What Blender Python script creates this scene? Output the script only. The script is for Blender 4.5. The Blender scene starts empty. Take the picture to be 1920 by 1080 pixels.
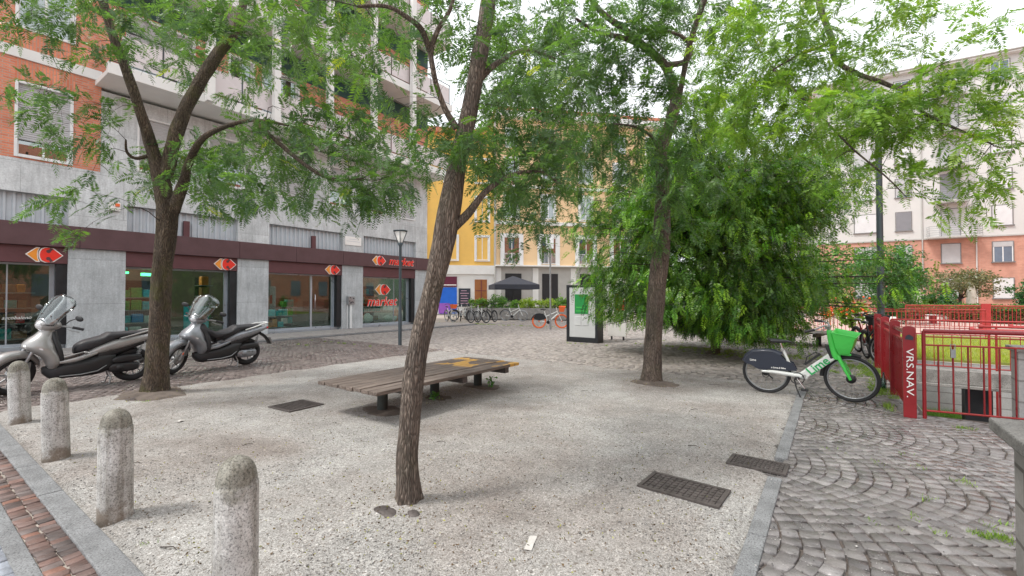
import bpy, bmesh, math, random
import numpy as np
from mathutils import Vector, Matrix, noise, Euler
random.seed(7); RNG = np.random.default_rng(11)
S = bpy.context.scene
C = S.collection
# ------------------------------------------------------------------ camera, sky, sun, exposure
FPX, PITCH, YAW, CH = 844.0, math.radians(1.0), math.radians(35.4), 1.5
cd = bpy.data.cameras.new('camera'); cam = bpy.data.objects.new('camera', cd); C.objects.link(cam)
cam.location = (0, 0, CH); cam.rotation_euler = Euler((math.pi/2+PITCH, 0, YAW), 'XYZ')
cd.sensor_width = 36; cd.lens = 36*FPX/1920; cd.clip_end = 2000; cd.clip_start = .05
S.camera = cam
SUN_EL, SUN_AZ = math.radians(58), math.radians(215)     # azimuth clockwise from +Y
w = bpy.data.worlds.new('World'); S.world = w; w.use_nodes = True
nt = w.node_tree; nt.nodes.clear()
sky = nt.nodes.new('ShaderNodeTexSky'); sky.sky_type = 'NISHITA'; sky.sun_disc = False
sky.sun_elevation = SUN_EL; sky.sun_rotation = SUN_AZ; sky.air_density = 1.5; sky.dust_density = 4
hs = nt.nodes.new('ShaderNodeHueSaturation'); hs.inputs['Saturation'].default_value = .35
mx = nt.nodes.new('ShaderNodeMix'); mx.data_type = 'RGBA'; mx.inputs[0].default_value = .75
tc = nt.nodes.new('ShaderNodeTexCoord'); nz = nt.nodes.new('ShaderNodeTexNoise'); nz.inputs['Scale'].default_value = 2.5
nz.inputs['Detail'].default_value = 5
cr = nt.nodes.new('ShaderNodeValToRGB'); cr.color_ramp.elements[0].color = (9.0, 9.4, 9.9, 1); cr.color_ramp.elements[1].color = (13, 13.2, 13.4, 1)
cr.color_ramp.elements[0].position = .3; cr.color_ramp.elements[1].position = .7
bg = nt.nodes.new('ShaderNodeBackground'); bg.inputs['Strength'].default_value = .112
wo = nt.nodes.new('ShaderNodeOutputWorld')
L = nt.links.new
L(sky.outputs[0], hs.inputs['Color']); L(hs.outputs[0], mx.inputs[6]); L(tc.outputs['Generated'], nz.inputs['Vector'])
L(nz.outputs[0], cr.inputs[0]); L(cr.outputs[0], mx.inputs[7]); L(mx.outputs[2], bg.inputs['Color']); L(bg.outputs[0], wo.inputs['Surface'])
ld = bpy.data.lights.new('sun', 'SUN'); ld.energy = 1.9; ld.angle = math.radians(11); ld.color = (1, .96, .9)
sun = bpy.data.objects.new('sun', ld); C.objects.link(sun)
sd = Vector((math.sin(SUN_AZ)*math.cos(SUN_EL), math.cos(SUN_AZ)*math.cos(SUN_EL), math.sin(SUN_EL)))
sun.rotation_euler = sd.to_track_quat('Z', 'Y').to_euler(); sun.location = (0, 0, 60)
S.view_settings.view_transform = 'Standard'; S.view_settings.look = 'None'; S.view_settings.gamma = 1
S.view_settings.exposure = 0.6
S.cycles.max_bounces = 7; S.cycles.transparent_max_bounces = 12

# ------------------------------------------------------------------ helpers
def ray(px, py):
    x = (px-960)/FPX; y = -(py-540)/FPX
    f = math.cos(PITCH)-y*math.sin(PITCH); z = math.sin(PITCH)+y*math.cos(PITCH)
    c, s = math.cos(YAW), math.sin(YAW)
    return Vector((x*c-f*s, x*s+f*c, z))
def at(px, py, d):                 # a point of the place, d metres ahead of the viewpoint
    return Vector((0, 0, CH))+ray(px, py)*d
def gnd(px, py, z=0.0):
    r = ray(px, py); t = (z-CH)/r.z
    return Vector((r.x*t, r.y*t, z))
def tag(o, label=None, cat=None, group=None, kind=None):
    if label: o['label'] = label
    if cat: o['category'] = cat
    if group: o['group'] = group
    if kind: o['kind'] = kind
    return o
def thing(name, label, cat, loc=(0, 0, 0), rz=0, group=None):
    o = bpy.data.objects.new(name, None); C.objects.link(o); o.location = loc; o.rotation_euler = (0, 0, rz)
    o.empty_display_size = .2
    return tag(o, label, cat, group)
def copy_tree(o, parent=None):
    c = o.copy(); C.objects.link(c); c.parent = parent
    for ch in list(o.children): copy_tree(ch, c)
    return c
class MB:
    def __init__(s): s.v = []; s.f = []; s.sm = []; s.mi = []; s.M = None; s.cm = 0
    def add(s, vs, fs, smooth=False):
        b = len(s.v)
        if s.M is not None: vs = [s.M @ Vector(v) for v in vs]
        s.v += [tuple(v) for v in vs]; s.f += [tuple(b+i for i in f) for f in fs]
        s.sm += [smooth]*len(fs); s.mi += [s.cm]*len(fs); return s
    def box(s, x0, x1, y0, y1, z0, z1):
        v = [(x0,y0,z0),(x1,y0,z0),(x1,y1,z0),(x0,y1,z0),(x0,y0,z1),(x1,y0,z1),(x1,y1,z1),(x0,y1,z1)]
        return s.add(v, [(3,2,1,0),(4,5,6,7),(0,1,5,4),(1,2,6,5),(2,3,7,6),(3,0,4,7)])
    def rbox(s, c, sz, M):
        h = [a/2 for a in sz]; v = []
        for z in (-1, 1):
            for x, y in ((-1,-1),(1,-1),(1,1),(-1,1)): v.append(Vector(c)+M @ Vector((x*h[0], y*h[1], z*h[2])))
        return s.add(v, [(3,2,1,0),(4,5,6,7),(0,1,5,4),(1,2,6,5),(2,3,7,6),(3,0,4,7)])
    def tube(s, pts, rad, n=8, smooth=True, caps=True):
        pts = [Vector(p) for p in pts]
        if not hasattr(rad, '__len__'): rad = [rad]*len(pts)
        t0 = (pts[1]-pts[0]).normalized()
        u = t0.orthogonal().normalized(); vs = []
        for i, p in enumerate(pts):
            a = pts[max(i-1, 0)]; b = pts[min(i+1, len(pts)-1)]; t = (b-a)
            t = t.normalized() if t.length > 1e-9 else t0
            u = (u-t*u.dot(t)); u = u.normalized() if u.length > 1e-6 else t.orthogonal().normalized()
            w_ = t.cross(u)
            for k in range(n):
                an = 2*math.pi*k/n; vs.append(p+(u*math.cos(an)+w_*math.sin(an))*rad[i])
        fs = []
        for i in range(len(pts)-1):
            for k in range(n):
                k2 = (k+1) % n; fs.append((i*n+k, i*n+k2, (i+1)*n+k2, (i+1)*n+k))
        s.add(vs, fs, smooth)
        if caps:
            s.add(vs[:n], [tuple(range(n))[::-1]]); s.add(vs[-n:], [tuple(range(n))])
        return s
    def lathe(s, prof, c=(0,0,0), n=24, axis='z', smooth=True):
        vs = []; fs = []; c = Vector(c)
        for r, h in prof:
            for k in range(n):
                a = 2*math.pi*k/n; x, y = r*math.cos(a), r*math.sin(a)
                p = (x, y, h) if axis == 'z' else ((x, h, y) if axis == 'y' else (h, x, y)); vs.append(c+Vector(p))
        for i in range(len(prof)-1):
            for k in range(n):
                k2 = (k+1) % n; fs.append((i*n+k, i*n+k2, (i+1)*n+k2, (i+1)*n+k))
        return s.add(vs, fs, smooth)
    def torus(s, c, R, r, axis='y', n=36, m=8, sx=1.0):
        prof = [(R+r*math.cos(2*math.pi*j/m), sx*r*math.sin(2*math.pi*j/m)) for j in range(m+1)]
        return s.lathe(prof, c, n, axis)
    def ell(s, c, r, n=16, m=10):
        prof = [(math.sin(math.pi*j/m), -math.cos(math.pi*j/m)) for j in range(m+1)]
        vs = []; fs = []
        for a, h in prof:
            for k in range(n):
                t = 2*math.pi*k/n; vs.append((c[0]+r[0]*a*math.cos(t), c[1]+r[1]*a*math.sin(t), c[2]+r[2]*h))
        for i in range(m):
            for k in range(n):
                k2 = (k+1) % n; fs.append((i*n+k, i*n+k2, (i+1)*n+k2, (i+1)*n+k))
        return s.add(vs, fs, True)
    def prism(s, poly, o, u, v, depth):
        o = Vector(o); u = Vector(u); v = Vector(v); n = u.cross(v).normalized()*depth
        a = [o+u*p[0]+v*p[1] for p in poly]; b = [p+n for p in a]; k = len(poly)
        fs = [tuple(range(k))[::-1], tuple(range(k, 2*k))]+[(i, (i+1) % k, k+(i+1) % k, k+i) for i in range(k)]
        return s.add(a+b, fs)
    def loft(s, secs, axis='x', n=22, p=2.5, sub=3, caps=True):
        # secs: (pos, ca, cb, ha, hb) superellipse sections; axis x -> (a,b)=(y,z); axis z -> (x,y)
        arr = np.array(secs, float); N = len(arr); out = []
        for i in range(N-1):
            p0 = arr[max(i-1,0)]; p1 = arr[i]; p2 = arr[i+1]; p3 = arr[min(i+2,N-1)]
            for j in range(sub):
                t = j/sub
                q = .5*((2*p1)+(-p0+p2)*t+(2*p0-5*p1+4*p2-p3)*t*t+(-p0+3*p1-3*p2+p3)*t**3)
                q[3:] = np.maximum(q[3:], .004); out.append(q)
        out.append(arr[-1]); vs = []
        for q in out:
            for k in range(n):
                a = 2*math.pi*k/n; ca, sa = math.cos(a), math.sin(a)
                A = q[1]+q[3]*math.copysign(abs(ca)**(2/p), ca); B = q[2]+q[4]*math.copysign(abs(sa)**(2/p), sa)
                vs.append((q[0], A, B) if axis == 'x' else (A, B, q[0]))
        fs = [(i*n+k, i*n+(k+1) % n, (i+1)*n+(k+1) % n, (i+1)*n+k) for i in range(len(out)-1) for k in range(n)]
        s.add(vs, fs, True)
        if caps: s.add(vs[:n], [tuple(range(n))[::-1]]); s.add(vs[-n:], [tuple(range(n))])
        return s
    def text(s, txt, size, o, u, v, depth=.01, shear=0.0, align='CENTER', bold=0.0, sx=1.0):
        cu = bpy.data.curves.new('lettering', 'FONT'); cu.body = txt; cu.size = size; cu.align_x = align; cu.align_y = 'CENTER'
        cu.shear = shear; cu.offset = bold; cu.extrude = depth/2; cu.resolution_u = 3
        ob = bpy.data.objects.new('lettering', cu); C.objects.link(ob)
        dg = bpy.context.evaluated_depsgraph_get(); me = ob.evaluated_get(dg).to_mesh()
        o = Vector(o); u = Vector(u); v = Vector(v); n = u.cross(v).normalized()
        vs = [o+u*(p.co.x*sx)+v*p.co.y+n*(p.co.z+depth/2) for p in me.vertices]; fs = [tuple(p.vertices) for p in me.polygons]
        s.add(vs, fs); ob.evaluated_get(dg).to_mesh_clear()
        bpy.data.objects.remove(ob); bpy.data.curves.remove(cu); return s
    def build(s, name, mats, parent=None, bevel=0, label=None):
        me = bpy.data.meshes.new(name); me.from_pydata(s.v, [], s.f)
        mats = mats if isinstance(mats, (list, tuple)) else [mats]
        for m in mats: me.materials.append(m)
        me.polygons.foreach_set('use_smooth', s.sm); me.polygons.foreach_set('material_index', s.mi); me.update()
        ob = bpy.data.objects.new(name, me); C.objects.link(ob); ob.parent = parent
        if bevel:
            b = ob.modifiers.new('bevel', 'BEVEL'); b.width = bevel; b.segments = 2; b.limit_method = 'ANGLE'; b.angle_limit = math.radians(40)
        if label: ob['label'] = label
        return ob
def npmesh(name, V, F, mat, parent=None, col=None, smooth=False):
    """V (n,3), F (m,k) same k"""
    me = bpy.data.meshes.new(name); n, (m, k) = len(V), F.shape
    me.vertices.add(n); me.vertices.foreach_set('co', V.astype(np.float32).ravel())
    me.loops.add(m*k); me.loops.foreach_set('vertex_index', F.astype(np.int32).ravel())
    me.polygons.add(m); me.polygons.foreach_set('loop_start', np.arange(0, m*k, k, dtype=np.int32))
    me.polygons.foreach_set('loop_total', np.full(m, k, np.int32))
    if smooth: me.polygons.foreach_set('use_smooth', np.ones(m, bool))
    me.update(calc_edges=True)
    if col is not None:
        a = me.color_attributes.new('col', 'FLOAT_COLOR', 'POINT')
        c4 = np.ones((n, 4), np.float32); c4[:, :3] = col; a.data.foreach_set('color', c4.ravel())
    me.materials.append(mat)
    ob = bpy.data.objects.new(name, me); C.objects.link(ob); ob.parent = parent
    return ob

# ------------------------------------------------------------------ materials
def nodes(name):
    m = bpy.data.materials.new(name); m.use_nodes = True; t = m.node_tree
    return m, t, t.nodes['Principled BSDF']
def mapping(t, scale=(1,1,1), rot=(0,0,0), out='Object'):
    tc = t.nodes.new('ShaderNodeTexCoord'); mp = t.nodes.new('ShaderNodeMapping')
    mp.inputs['Scale'].default_value = scale; mp.inputs['Rotation'].default_value = rot
    t.links.new(tc.outputs[out], mp.inputs['Vector']); return mp.outputs[0]
def noise_n(t, vec, scale, detail=4, rough=.6, dist=0):
    n = t.nodes.new('ShaderNodeTexNoise'); n.inputs['Scale'].default_value = scale; n.inputs['Detail'].default_value = detail
    n.inputs['Roughness'].default_value = rough; n.inputs['Distortion'].default_value = dist
    t.links.new(vec, n.inputs['Vector']); return n.outputs['Fac']
def ramp(t, fac, stops):
    r = t.nodes.new('ShaderNodeValToRGB'); e = r.color_ramp.elements
    while len(e) < len(stops): e.new(.5)
    for i, (p, c) in enumerate(stops):
        e[i].position = p; e[i].color = (*c, 1) if len(c) == 3 else c
    t.links.new(fac, r.inputs[0]); return r.outputs[0]
def mixc(t, fac, a, b, mode='MIX'):
    m = t.nodes.new('ShaderNodeMix'); m.data_type = 'RGBA'; m.blend_type = mode
    for i, x in ((0, fac), (6, a), (7, b)):
        if hasattr(x, 'links') or isinstance(x, bpy.types.NodeSocket): t.links.new(x, m.inputs[i])
        elif i == 0: m.inputs[0].default_value = x
        else: m.inputs[i].default_value = (*x, 1)
    return m.outputs[2]
def math_n(t, op, a, b=0.0):
    m = t.nodes.new('ShaderNodeMath'); m.operation = op
    for i, x in enumerate((a, b)):
        if isinstance(x, bpy.types.NodeSocket): t.links.new(x, m.inputs[i])
        else: m.inputs[i].default_value = x
    return m.outputs[0]
def bump(t, b, h, strength=.4, dist=.01):
    n = t.nodes.new('ShaderNodeBump'); n.inputs['Strength'].default_value = strength; n.inputs['Distance'].default_value = dist
    t.links.new(h, n.inputs['Height']); t.links.new(n.outputs[0], b.inputs['Normal'])
def mat(name, col, rough=.6, metal=0, var=.25, scale=6, bumpv=.15, fine=60, coat=0, col2=None, spec=None):
    m, t, b = nodes(name); v = mapping(t)
    n1 = noise_n(t, v, scale, 5); n2 = noise_n(t, v, fine, 3)
    c2 = col2 or tuple(min(1, c*(1+var)) for c in col); c1 = tuple(c*(1-var) for c in col)
    mixf = math_n(t, 'ADD', math_n(t, 'MULTIPLY', n1, .7), math_n(t, 'MULTIPLY', n2, .3))
    L = ramp(t, mixf, [(.32, c1), (.68, c2)]); t.links.new(L, b.inputs['Base Color'])
    rr = ramp(t, n1, [(.3, (max(0, rough-.12),)*3), (.7, (min(1, rough+.12),)*3)]); t.links.new(rr, b.inputs['Roughness'])
    b.inputs['Metallic'].default_value = metal
    if coat: b.inputs['Coat Weight'].default_value = coat; b.inputs['Coat Roughness'].default_value = .08
    if spec is not None: b.inputs['Specular IOR Level'].default_value = spec
    if bumpv: bump(t, b, n2, bumpv, .004)
    return m
def attr_mat(name, rough=.5, mul=1.0, nscale=9, nvar=.3, bumpv=.4, bfine=120, wet=False, spec=.5):
    m, t, b = nodes(name); a = t.nodes.new('ShaderNodeAttribute'); a.attribute_name = 'col'; v = mapping(t)
    n = noise_n(t, v, nscale, 6); f = noise_n(t, v, bfine, 3)
    g = ramp(t, n, [(.3, (1-nvar,)*3), (.7, (1+nvar,)*3)]); c = mixc(t, 1.0, a.outputs['Color'], g, 'MULTIPLY')
    g2 = ramp(t, f, [(.25, (.8,)*3), (.75, (1.2,)*3)]); c = mixc(t, 1.0, c, g2, 'MULTIPLY')
    t.links.new(c, b.inputs['Base Color']); b.inputs['Specular IOR Level'].default_value = spec
    if wet:
        n3 = noise_n(t, v, .7, 4); rr = ramp(t, n3, [(.40, (.12,)*3), (.62, (.5,)*3)]); t.links.new(rr, b.inputs['Roughness'])
    else: b.inputs['Roughness'].default_value = rough
    if bumpv: bump(t, b, f, bumpv, .004)
    return m
def brick_mat(name, c1, c2, mortar, plane='yz', bw=.25, bh=.065, mo=.012, rot=0, bumpv=.5):
    m, t, b = nodes(name); tc = t.nodes.new('ShaderNodeTexCoord'); sp = t.nodes.new('ShaderNodeSeparateXYZ'); cb = t.nodes.new('ShaderNodeCombineXYZ')
    t.links.new(tc.outputs['Object'], sp.inputs[0])
    ax = {'x': 0, 'y': 1, 'z': 2}; A, B = plane
    if rot: A, B = B, A
    t.links.new(sp.outputs[ax[A]], cb.inputs[0]); t.links.new(sp.outputs[ax[B]], cb.inputs[1])
    br = t.nodes.new('ShaderNodeTexBrick'); t.links.new(cb.outputs[0], br.inputs['Vector'])
    br.inputs['Color1'].default_value = (*c1, 1); br.inputs['Color2'].default_value = (*c2, 1); br.inputs['Mortar'].default_value = (*mortar, 1)
    br.inputs['Scale'].default_value = 1; br.inputs['Brick Width'].default_value = bw; br.inputs['Row Height'].default_value = bh
    br.inputs['Mortar Size'].default_value = mo; br.inputs['Mortar Smooth'].default_value = .2; br.inputs['Bias'].default_value = 0
    v = mapping(t); n = noise_n(t, v, 1.3, 6); g = ramp(t, n, [(.3, (.82,)*3), (.7, (1.12,)*3)])
    c = mixc(t, 1.0, br.outputs['Color'], g, 'MULTIPLY'); f = noise_n(t, v, 40, 3)
    c = mixc(t, 1.0, c, ramp(t, f, [(.3, (.88,)*3), (.7, (1.1,)*3)]), 'MULTIPLY')
    t.links.new(c, b.inputs['Base Color']); b.inputs['Roughness'].default_value = .85
    inv = math_n(t, 'SUBTRACT', 1.0, br.outputs['Fac']); bump(t, b, inv, bumpv, .008)
    return m
def glass_mat(name, tint=(.75, .85, .83), refl=.12, rough=.0, dark=1.0):
    m = bpy.data.materials.new(name); m.use_nodes = True; t = m.node_tree; t.nodes.clear()
    o = t.nodes.new('ShaderNodeOutputMaterial'); tr = t.nodes.new('ShaderNodeBsdfTransparent'); gl = t.nodes.new('ShaderNodeBsdfGlossy')
    mi = t.nodes.new('ShaderNodeMixShader'); fr = t.nodes.new('ShaderNodeFresnel'); fr.inputs['IOR'].default_value = 1.5
    tr.inputs[0].default_value = (*[x*dark for x in tint], 1); gl.inputs['Roughness'].default_value = rough; gl.inputs['Color'].default_value = (.9, .95, .95, 1)
    a = math_n(t, 'ADD', math_n(t, 'MULTIPLY', fr.outputs[0], 1.0), refl)
    t.links.new(a, mi.inputs[0]); t.links.new(tr.outputs[0], mi.inputs[1]); t.links.new(gl.outputs[0], mi.inputs[2]); t.links.new(mi.outputs[0], o.inputs['Surface'])
    return m
def leaf_mat(name, trans=.45, rough=.36):
    m = bpy.data.materials.new(name); m.use_nodes = True; t = m.node_tree; b = t.nodes['Principled BSDF']; o = t.nodes['Material Output']
    a = t.nodes.new('ShaderNodeAttribute'); a.attribute_name = 'col'
    tl = t.nodes.new('ShaderNodeBsdfTranslucent'); mi = t.nodes.new('ShaderNodeMixShader'); mi.inputs[0].default_value = trans
    yl = mixc(t, 1.0, a.outputs['Color'], (1.5, 1.55, .55), 'MULTIPLY')
    t.links.new(a.outputs['Color'], b.inputs['Base Color']); t.links.new(yl, tl.inputs['Color']); b.inputs['Roughness'].default_value = rough
    t.links.new(b.outputs[0], mi.inputs[1]); t.links.new(tl.outputs[0], mi.inputs[2]); t.links.new(mi.outputs[0], o.inputs['Surface'])
    return m
def emis(name, col, s):
    m, t, b = nodes(name); b.inputs['Base Color'].default_value = (*col, 1); b.inputs['Emission Color'].default_value = (*col, 1); b.inputs['Emission Strength'].default_value = s
    return m
def bark_mat(name, c1, c2, moss=(.09, .10, .02), mossamt=.5):
    m, t, b = nodes(name); v = mapping(t, (1, 1, .16)); vo = t.nodes.new('ShaderNodeTexVoronoi'); vo.feature = 'DISTANCE_TO_EDGE'
    vo.inputs['Scale'].default_value = 62; nn = t.nodes.new('ShaderNodeTexNoise'); nn.inputs['Scale'].default_value = 9; nn.inputs['Detail'].default_value = 4
    t.links.new(v, nn.inputs['Vector']); dv = mixc(t, .12, v, nn.outputs['Color'], 'ADD'); t.links.new(dv, vo.inputs['Vector'])
    f = noise_n(t, v, 30, 6, .7); g = noise_n(t, mapping(t), 3, 4)
    h = math_n(t, 'ADD', math_n(t, 'MULTIPLY', vo.outputs['Distance'], 2.2), math_n(t, 'MULTIPLY', f, .6))
    c = ramp(t, h, [(.15, tuple(x*.3 for x in c1)), (.4, c1), (.8, c2)]); sc_ = noise_n(t, mapping(t, (1, 1, .5)), 4.5, 5, .65); c = mixc(t, 1.0, c, ramp(t, sc_, [(.3, (.6,)*3), (.66, (1.5, 1.46, 1.4))]), 'MULTIPLY')
    ms = ramp(t, g, [(.5, (0, 0, 0)), (.68, (mossamt,)*3)]); c = mixc(t, ms, c, moss)
    t.links.new(c, b.inputs['Base Color']); b.inputs['Roughness'].default_value = .9; bump(t, b, h, .9, .02)
    return m
def gravel_mat():
    m, t, b = nodes('gravel'); v = mapping(t)
    vo = t.nodes.new('ShaderNodeTexVoronoi'); vo.inputs['Scale'].default_value = 150; t.links.new(v, vo.inputs['Vector'])
    vo2 = t.nodes.new('ShaderNodeTexVoronoi'); vo2.inputs['Scale'].default_value = 60; t.links.new(v, vo2.inputs['Vector'])
    big = noise_n(t, v, .55, 6, .62, .4); mid = noise_n(t, v, 3.2, 6, .7)
    c = ramp(t, big, [(.32, (.215, .186, .168)), (.46, (.305, .283, .265)), (.6, (.36, .35, .335))])
    c = mixc(t, 1.0, c, ramp(t, mid, [(.3, (.78,)*3), (.65, (1.08,)*3)]), 'MULTIPLY')
    sp = t.nodes.new('ShaderNodeSeparateColor'); t.links.new(vo.outputs['Color'], sp.inputs[0])
    c = mixc(t, 1.0, c, ramp(t, sp.outputs[0], [(.0, (.5, .48, .46)), (.25, (.86, .85, .83)), (.75, (1.06,)*3), (1., (1.5,)*3)]), 'MULTIPLY')
    s2 = t.nodes.new('ShaderNodeSeparateColor'); t.links.new(vo2.outputs['Color'], s2.inputs[0])
    c = mixc(t, 1.0, c, ramp(t, s2.outputs[1], [(.0, (.55, .5, .46)), (.1, (.93,)*3), (.9, (1.03,)*3), (1., (1.35,)*3)]), 'MULTIPLY')
    t.links.new(c, b.inputs['Base Color']); b.inputs['Roughness'].default_value = .85
    h = math_n(t, 'ADD', math_n(t, 'MULTIPLY', vo.outputs['Distance'], -.7), math_n(t, 'MULTIPLY', mid, 1.2)); bump(t, b, h, .55, .012)
    return m
def concrete_speck(name, c, dark=(.5, .5, .48), moss=(.11, .11, .07), zmoss=None):
    m, t, b = nodes(name); v = mapping(t); f = noise_n(t, v, 95, 3, .8); g = noise_n(t, v, 5, 6, .7); k = noise_n(t, v, 34, 4, .7)
    cc = ramp(t, f, [(.36, tuple(x*.3 for x in c)), (.47, tuple(x*.82 for x in c)), (.62, c), (.74, tuple(min(1, x*1.45) for x in c))])
    cc = mixc(t, 1.0, cc, ramp(t, g, [(.3, dark), (.6, (1.08,)*3)]), 'MULTIPLY')
    if zmoss:
        sp = t.nodes.new('ShaderNodeSeparateXYZ'); tc = t.nodes.new('ShaderNodeTexCoord'); t.links.new(tc.outputs['Object'], sp.inputs[0])
        z = math_n(t, 'ADD', sp.outputs[2], math_n(t, 'MULTIPLY', math_n(t, 'SUBTRACT', g, .5), .5))
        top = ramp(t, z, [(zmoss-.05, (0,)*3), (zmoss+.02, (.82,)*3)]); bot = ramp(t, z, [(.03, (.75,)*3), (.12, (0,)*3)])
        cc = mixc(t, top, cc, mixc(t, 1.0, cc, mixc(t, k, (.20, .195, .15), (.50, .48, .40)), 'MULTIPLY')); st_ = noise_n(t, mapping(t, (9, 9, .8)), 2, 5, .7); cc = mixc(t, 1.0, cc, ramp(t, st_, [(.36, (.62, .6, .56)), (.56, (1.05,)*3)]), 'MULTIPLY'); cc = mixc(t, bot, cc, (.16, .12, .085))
    t.links.new(cc, b.inputs['Base Color']); b.inputs['Roughness'].default_value = .88; bump(t, b, f, .5, .004)
    return m
def panel_stone(name, c, pw=1.05, ph=1.25):
    m, t, b = nodes(name); tc = t.nodes.new('ShaderNodeTexCoord'); sp = t.nodes.new('ShaderNodeSeparateXYZ'); cb = t.nodes.new('ShaderNodeCombineXYZ')
    t.links.new(tc.outputs['Object'], sp.inputs[0]); t.links.new(sp.outputs[1], cb.inputs[0]); t.links.new(sp.outputs[2], cb.inputs[1])
    br = t.nodes.new('ShaderNodeTexBrick'); t.links.new(cb.outputs[0], br.inputs['Vector']); br.inputs['Scale'].default_value = 1
    br.inputs['Color1'].default_value = (*c, 1); br.inputs['Color2'].default_value = (*[x*.86 for x in c], 1); br.inputs['Mortar'].default_value = (*[x*.6 for x in c], 1)
    br.inputs['Brick Width'].default_value = pw; br.inputs['Row Height'].default_value = ph; br.inputs['Mortar Size'].default_value = .006
    v = mapping(t); g = noise_n(t, v, 1.6, 7, .7); f = noise_n(t, v, 26, 4, .75); k = noise_n(t, mapping(t, (4, 4, .5)), 3, 5, .7)
    cc = mixc(t, 1.0, br.outputs['Color'], ramp(t, g, [(.3, (.78,)*3), (.65, (1.12,)*3)]), 'MULTIPLY')
    cc = mixc(t, 1.0, cc, ramp(t, f, [(.3, (.8,)*3), (.7, (1.15,)*3)]), 'MULTIPLY'); cc = mixc(t, 1.0, cc, ramp(t, k, [(.35, (.85,)*3), (.6, (1.05,)*3)]), 'MULTIPLY')
    t.links.new(cc, b.inputs['Base Color']); b.inputs['Roughness'].default_value = .6; bump(t, b, f, .12, .004)
    return m
M = {}
M['gravel'] = gravel_mat()
M['dirt'] = mat('dirt_joint', (.10, .08, .068), .9, 0, .4, 2, .5, 50)
M['sand'] = mat('sandy_joint', (.33, .29, .25), .95, 0, .4, 12, .6, 120)
M['cobble'] = attr_mat('porphyry_cobble', wet=True, nvar=.25, bumpv=.5)
M['cobble_dry'] = attr_mat('dusty_cobble', rough=.7, nvar=.3, bumpv=.5)
M['brickpav'] = attr_mat('paving_brick', rough=.55, nvar=.35, bumpv=.5)
M['kerb'] = concrete_speck('granite_kerb', (.24, .245, .25), dark=(.62,)*3)
M['sidewalk'] = concrete_speck('sidewalk_stone', (.40, .37, .35), dark=(.7,)*3)
M['bollard'] = concrete_speck('bollard_concrete', (.60, .595, .58), dark=(.55, .53, .51), moss=(.075, .07, .052), zmoss=.62)
M['capdark'] = concrete_speck('worn_cap', (.17, .165, .155), dark=(.6,)*3)
M['conc'] = concrete_speck('cast_concrete', (.36, .35, .33), dark=(.6,)*3)
M['blockwall'] = brick_mat('block_wall', (.52, .52, .51), (.46, .46, .45), (.3, .29, .28), 'xz', .5, .25, .012)
M['blockdark'] = brick_mat('weathered_block', (.30, .29, .27), (.22, .21, .2), (.12, .11, .1), 'yz', .4, .2, .012)
M['brick'] = brick_mat('red_brick', (.72, .26, .15), (.58, .185, .105), (.5, .32, .25), 'yz')
M['brickv'] = brick_mat('soldier_brick', (.72, .265, .155), (.56, .18, .10), (.46, .27, .20), 'yz', rot=1)
M['pinkbrick'] = brick_mat('salmon_brick', (.60, .30, .22), (.54, .26, .19), (.5, .32, .26), 'xz', .3, .09, .008, bumpv=.2)
M['stone'] = panel_stone('grey_stone_cladding', (.62, .645, .655))
M['stonep'] = panel_stone('pillar_stone', (.48, .51, .525), 5, 1.27)
M['legdark'] = mat('bench_leg_metal', (.035, .042, .038), .7, 0, .4, 9, .3)
M['fascia'] = mat('brown_fascia', (.105, .055, .06), .5, .2, .2, 3, .1)
M['fascia2'] = mat('dark_red_fascia', (.115, .045, .05), .5, .2, .2, 3, .1)
M['louver'] = mat('louver_metal', (.50, .54, .58), .5, .1, .1, 3, 0)
M['whiteframe'] = mat('white_frame', (.74, .75, .75), .5, 0, .06, 4, 0)
M['white'] = mat('white_plaster', (.74, .74, .72), .8, 0, .08, 1.2, .1)
M['alu'] = mat('anodised_frame', (.42, .47, .52), .35, .5, .08, 4, 0)
M['darkmetal'] = mat('dark_metal', (.03, .032, .036), .45, .5, .2, 5, 0)
M['black'] = mat('black_plastic', (.018, .018, .02), .5, 0, .25, 5, .1)
M['rubber'] = mat('rubber', (.022, .022, .024), .8, 0, .25, 20, .3)
M['seat'] = mat('seat_vinyl', (.028, .028, .032), .55, 0, .3, 8, .2)
M['silver'] = mat('silver_paint', (.34, .335, .33), .36, .35, .08, 4, 0, coat=.6)
M['silver2'] = mat('blue_silver_paint', (.25, .265, .29), .34, .35, .08, 4, 0, coat=.6)
M['chrome'] = mat('chrome', (.7, .7, .72), .15, 1, .05, 4, 0)
M['grey'] = mat('grey_metal', (.33, .34, .35), .4, .6, .15, 6, 0)
M['lamp_lens'] = mat('lamp_lens', (.75, .77, .8), .12, .3, .1, 30, 0)
M['amber'] = mat('amber_lens', (.8, .25, .03), .2, 0, .05, 5, 0)
M['redlens'] = mat('red_lens', (.5, .02, .02), .2, 0, .05, 5, 0)
M['screen'] = glass_mat('windscreen', (.80, .80, .80), .06, .08)
M['screen2'] = glass_mat('smoked_windscreen', (.50, .50, .48), .10, .15)
M['glass'] = glass_mat('shop_glass', (.78, .9, .86), .02)
M['glassd'] = glass_mat('window_glass', (.3, .34, .36), .25)
M['redpaint'] = mat('red_paint', (.25, .008, .013), .35, 0, .14, 5, .1, coat=.3)
M['redpaint2'] = mat('faded_red_paint', (.36, .03, .028), .5, 0, .15, 5, .1)
M['logo_red'] = mat('logo_red', (.80, .035, .02), .4, 0, .04, 4, 0)
M['logo_orange'] = mat('logo_orange', (.85, .30, .03), .4, 0, .04, 4, 0)
M['logo_white'] = mat('logo_white', (.85, .83, .80), .4, 0, .04, 4, 0)
M['letter_white'] = mat('letter_white', (.8, .8, .78), .5, 0, .03, 4, 0)
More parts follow.
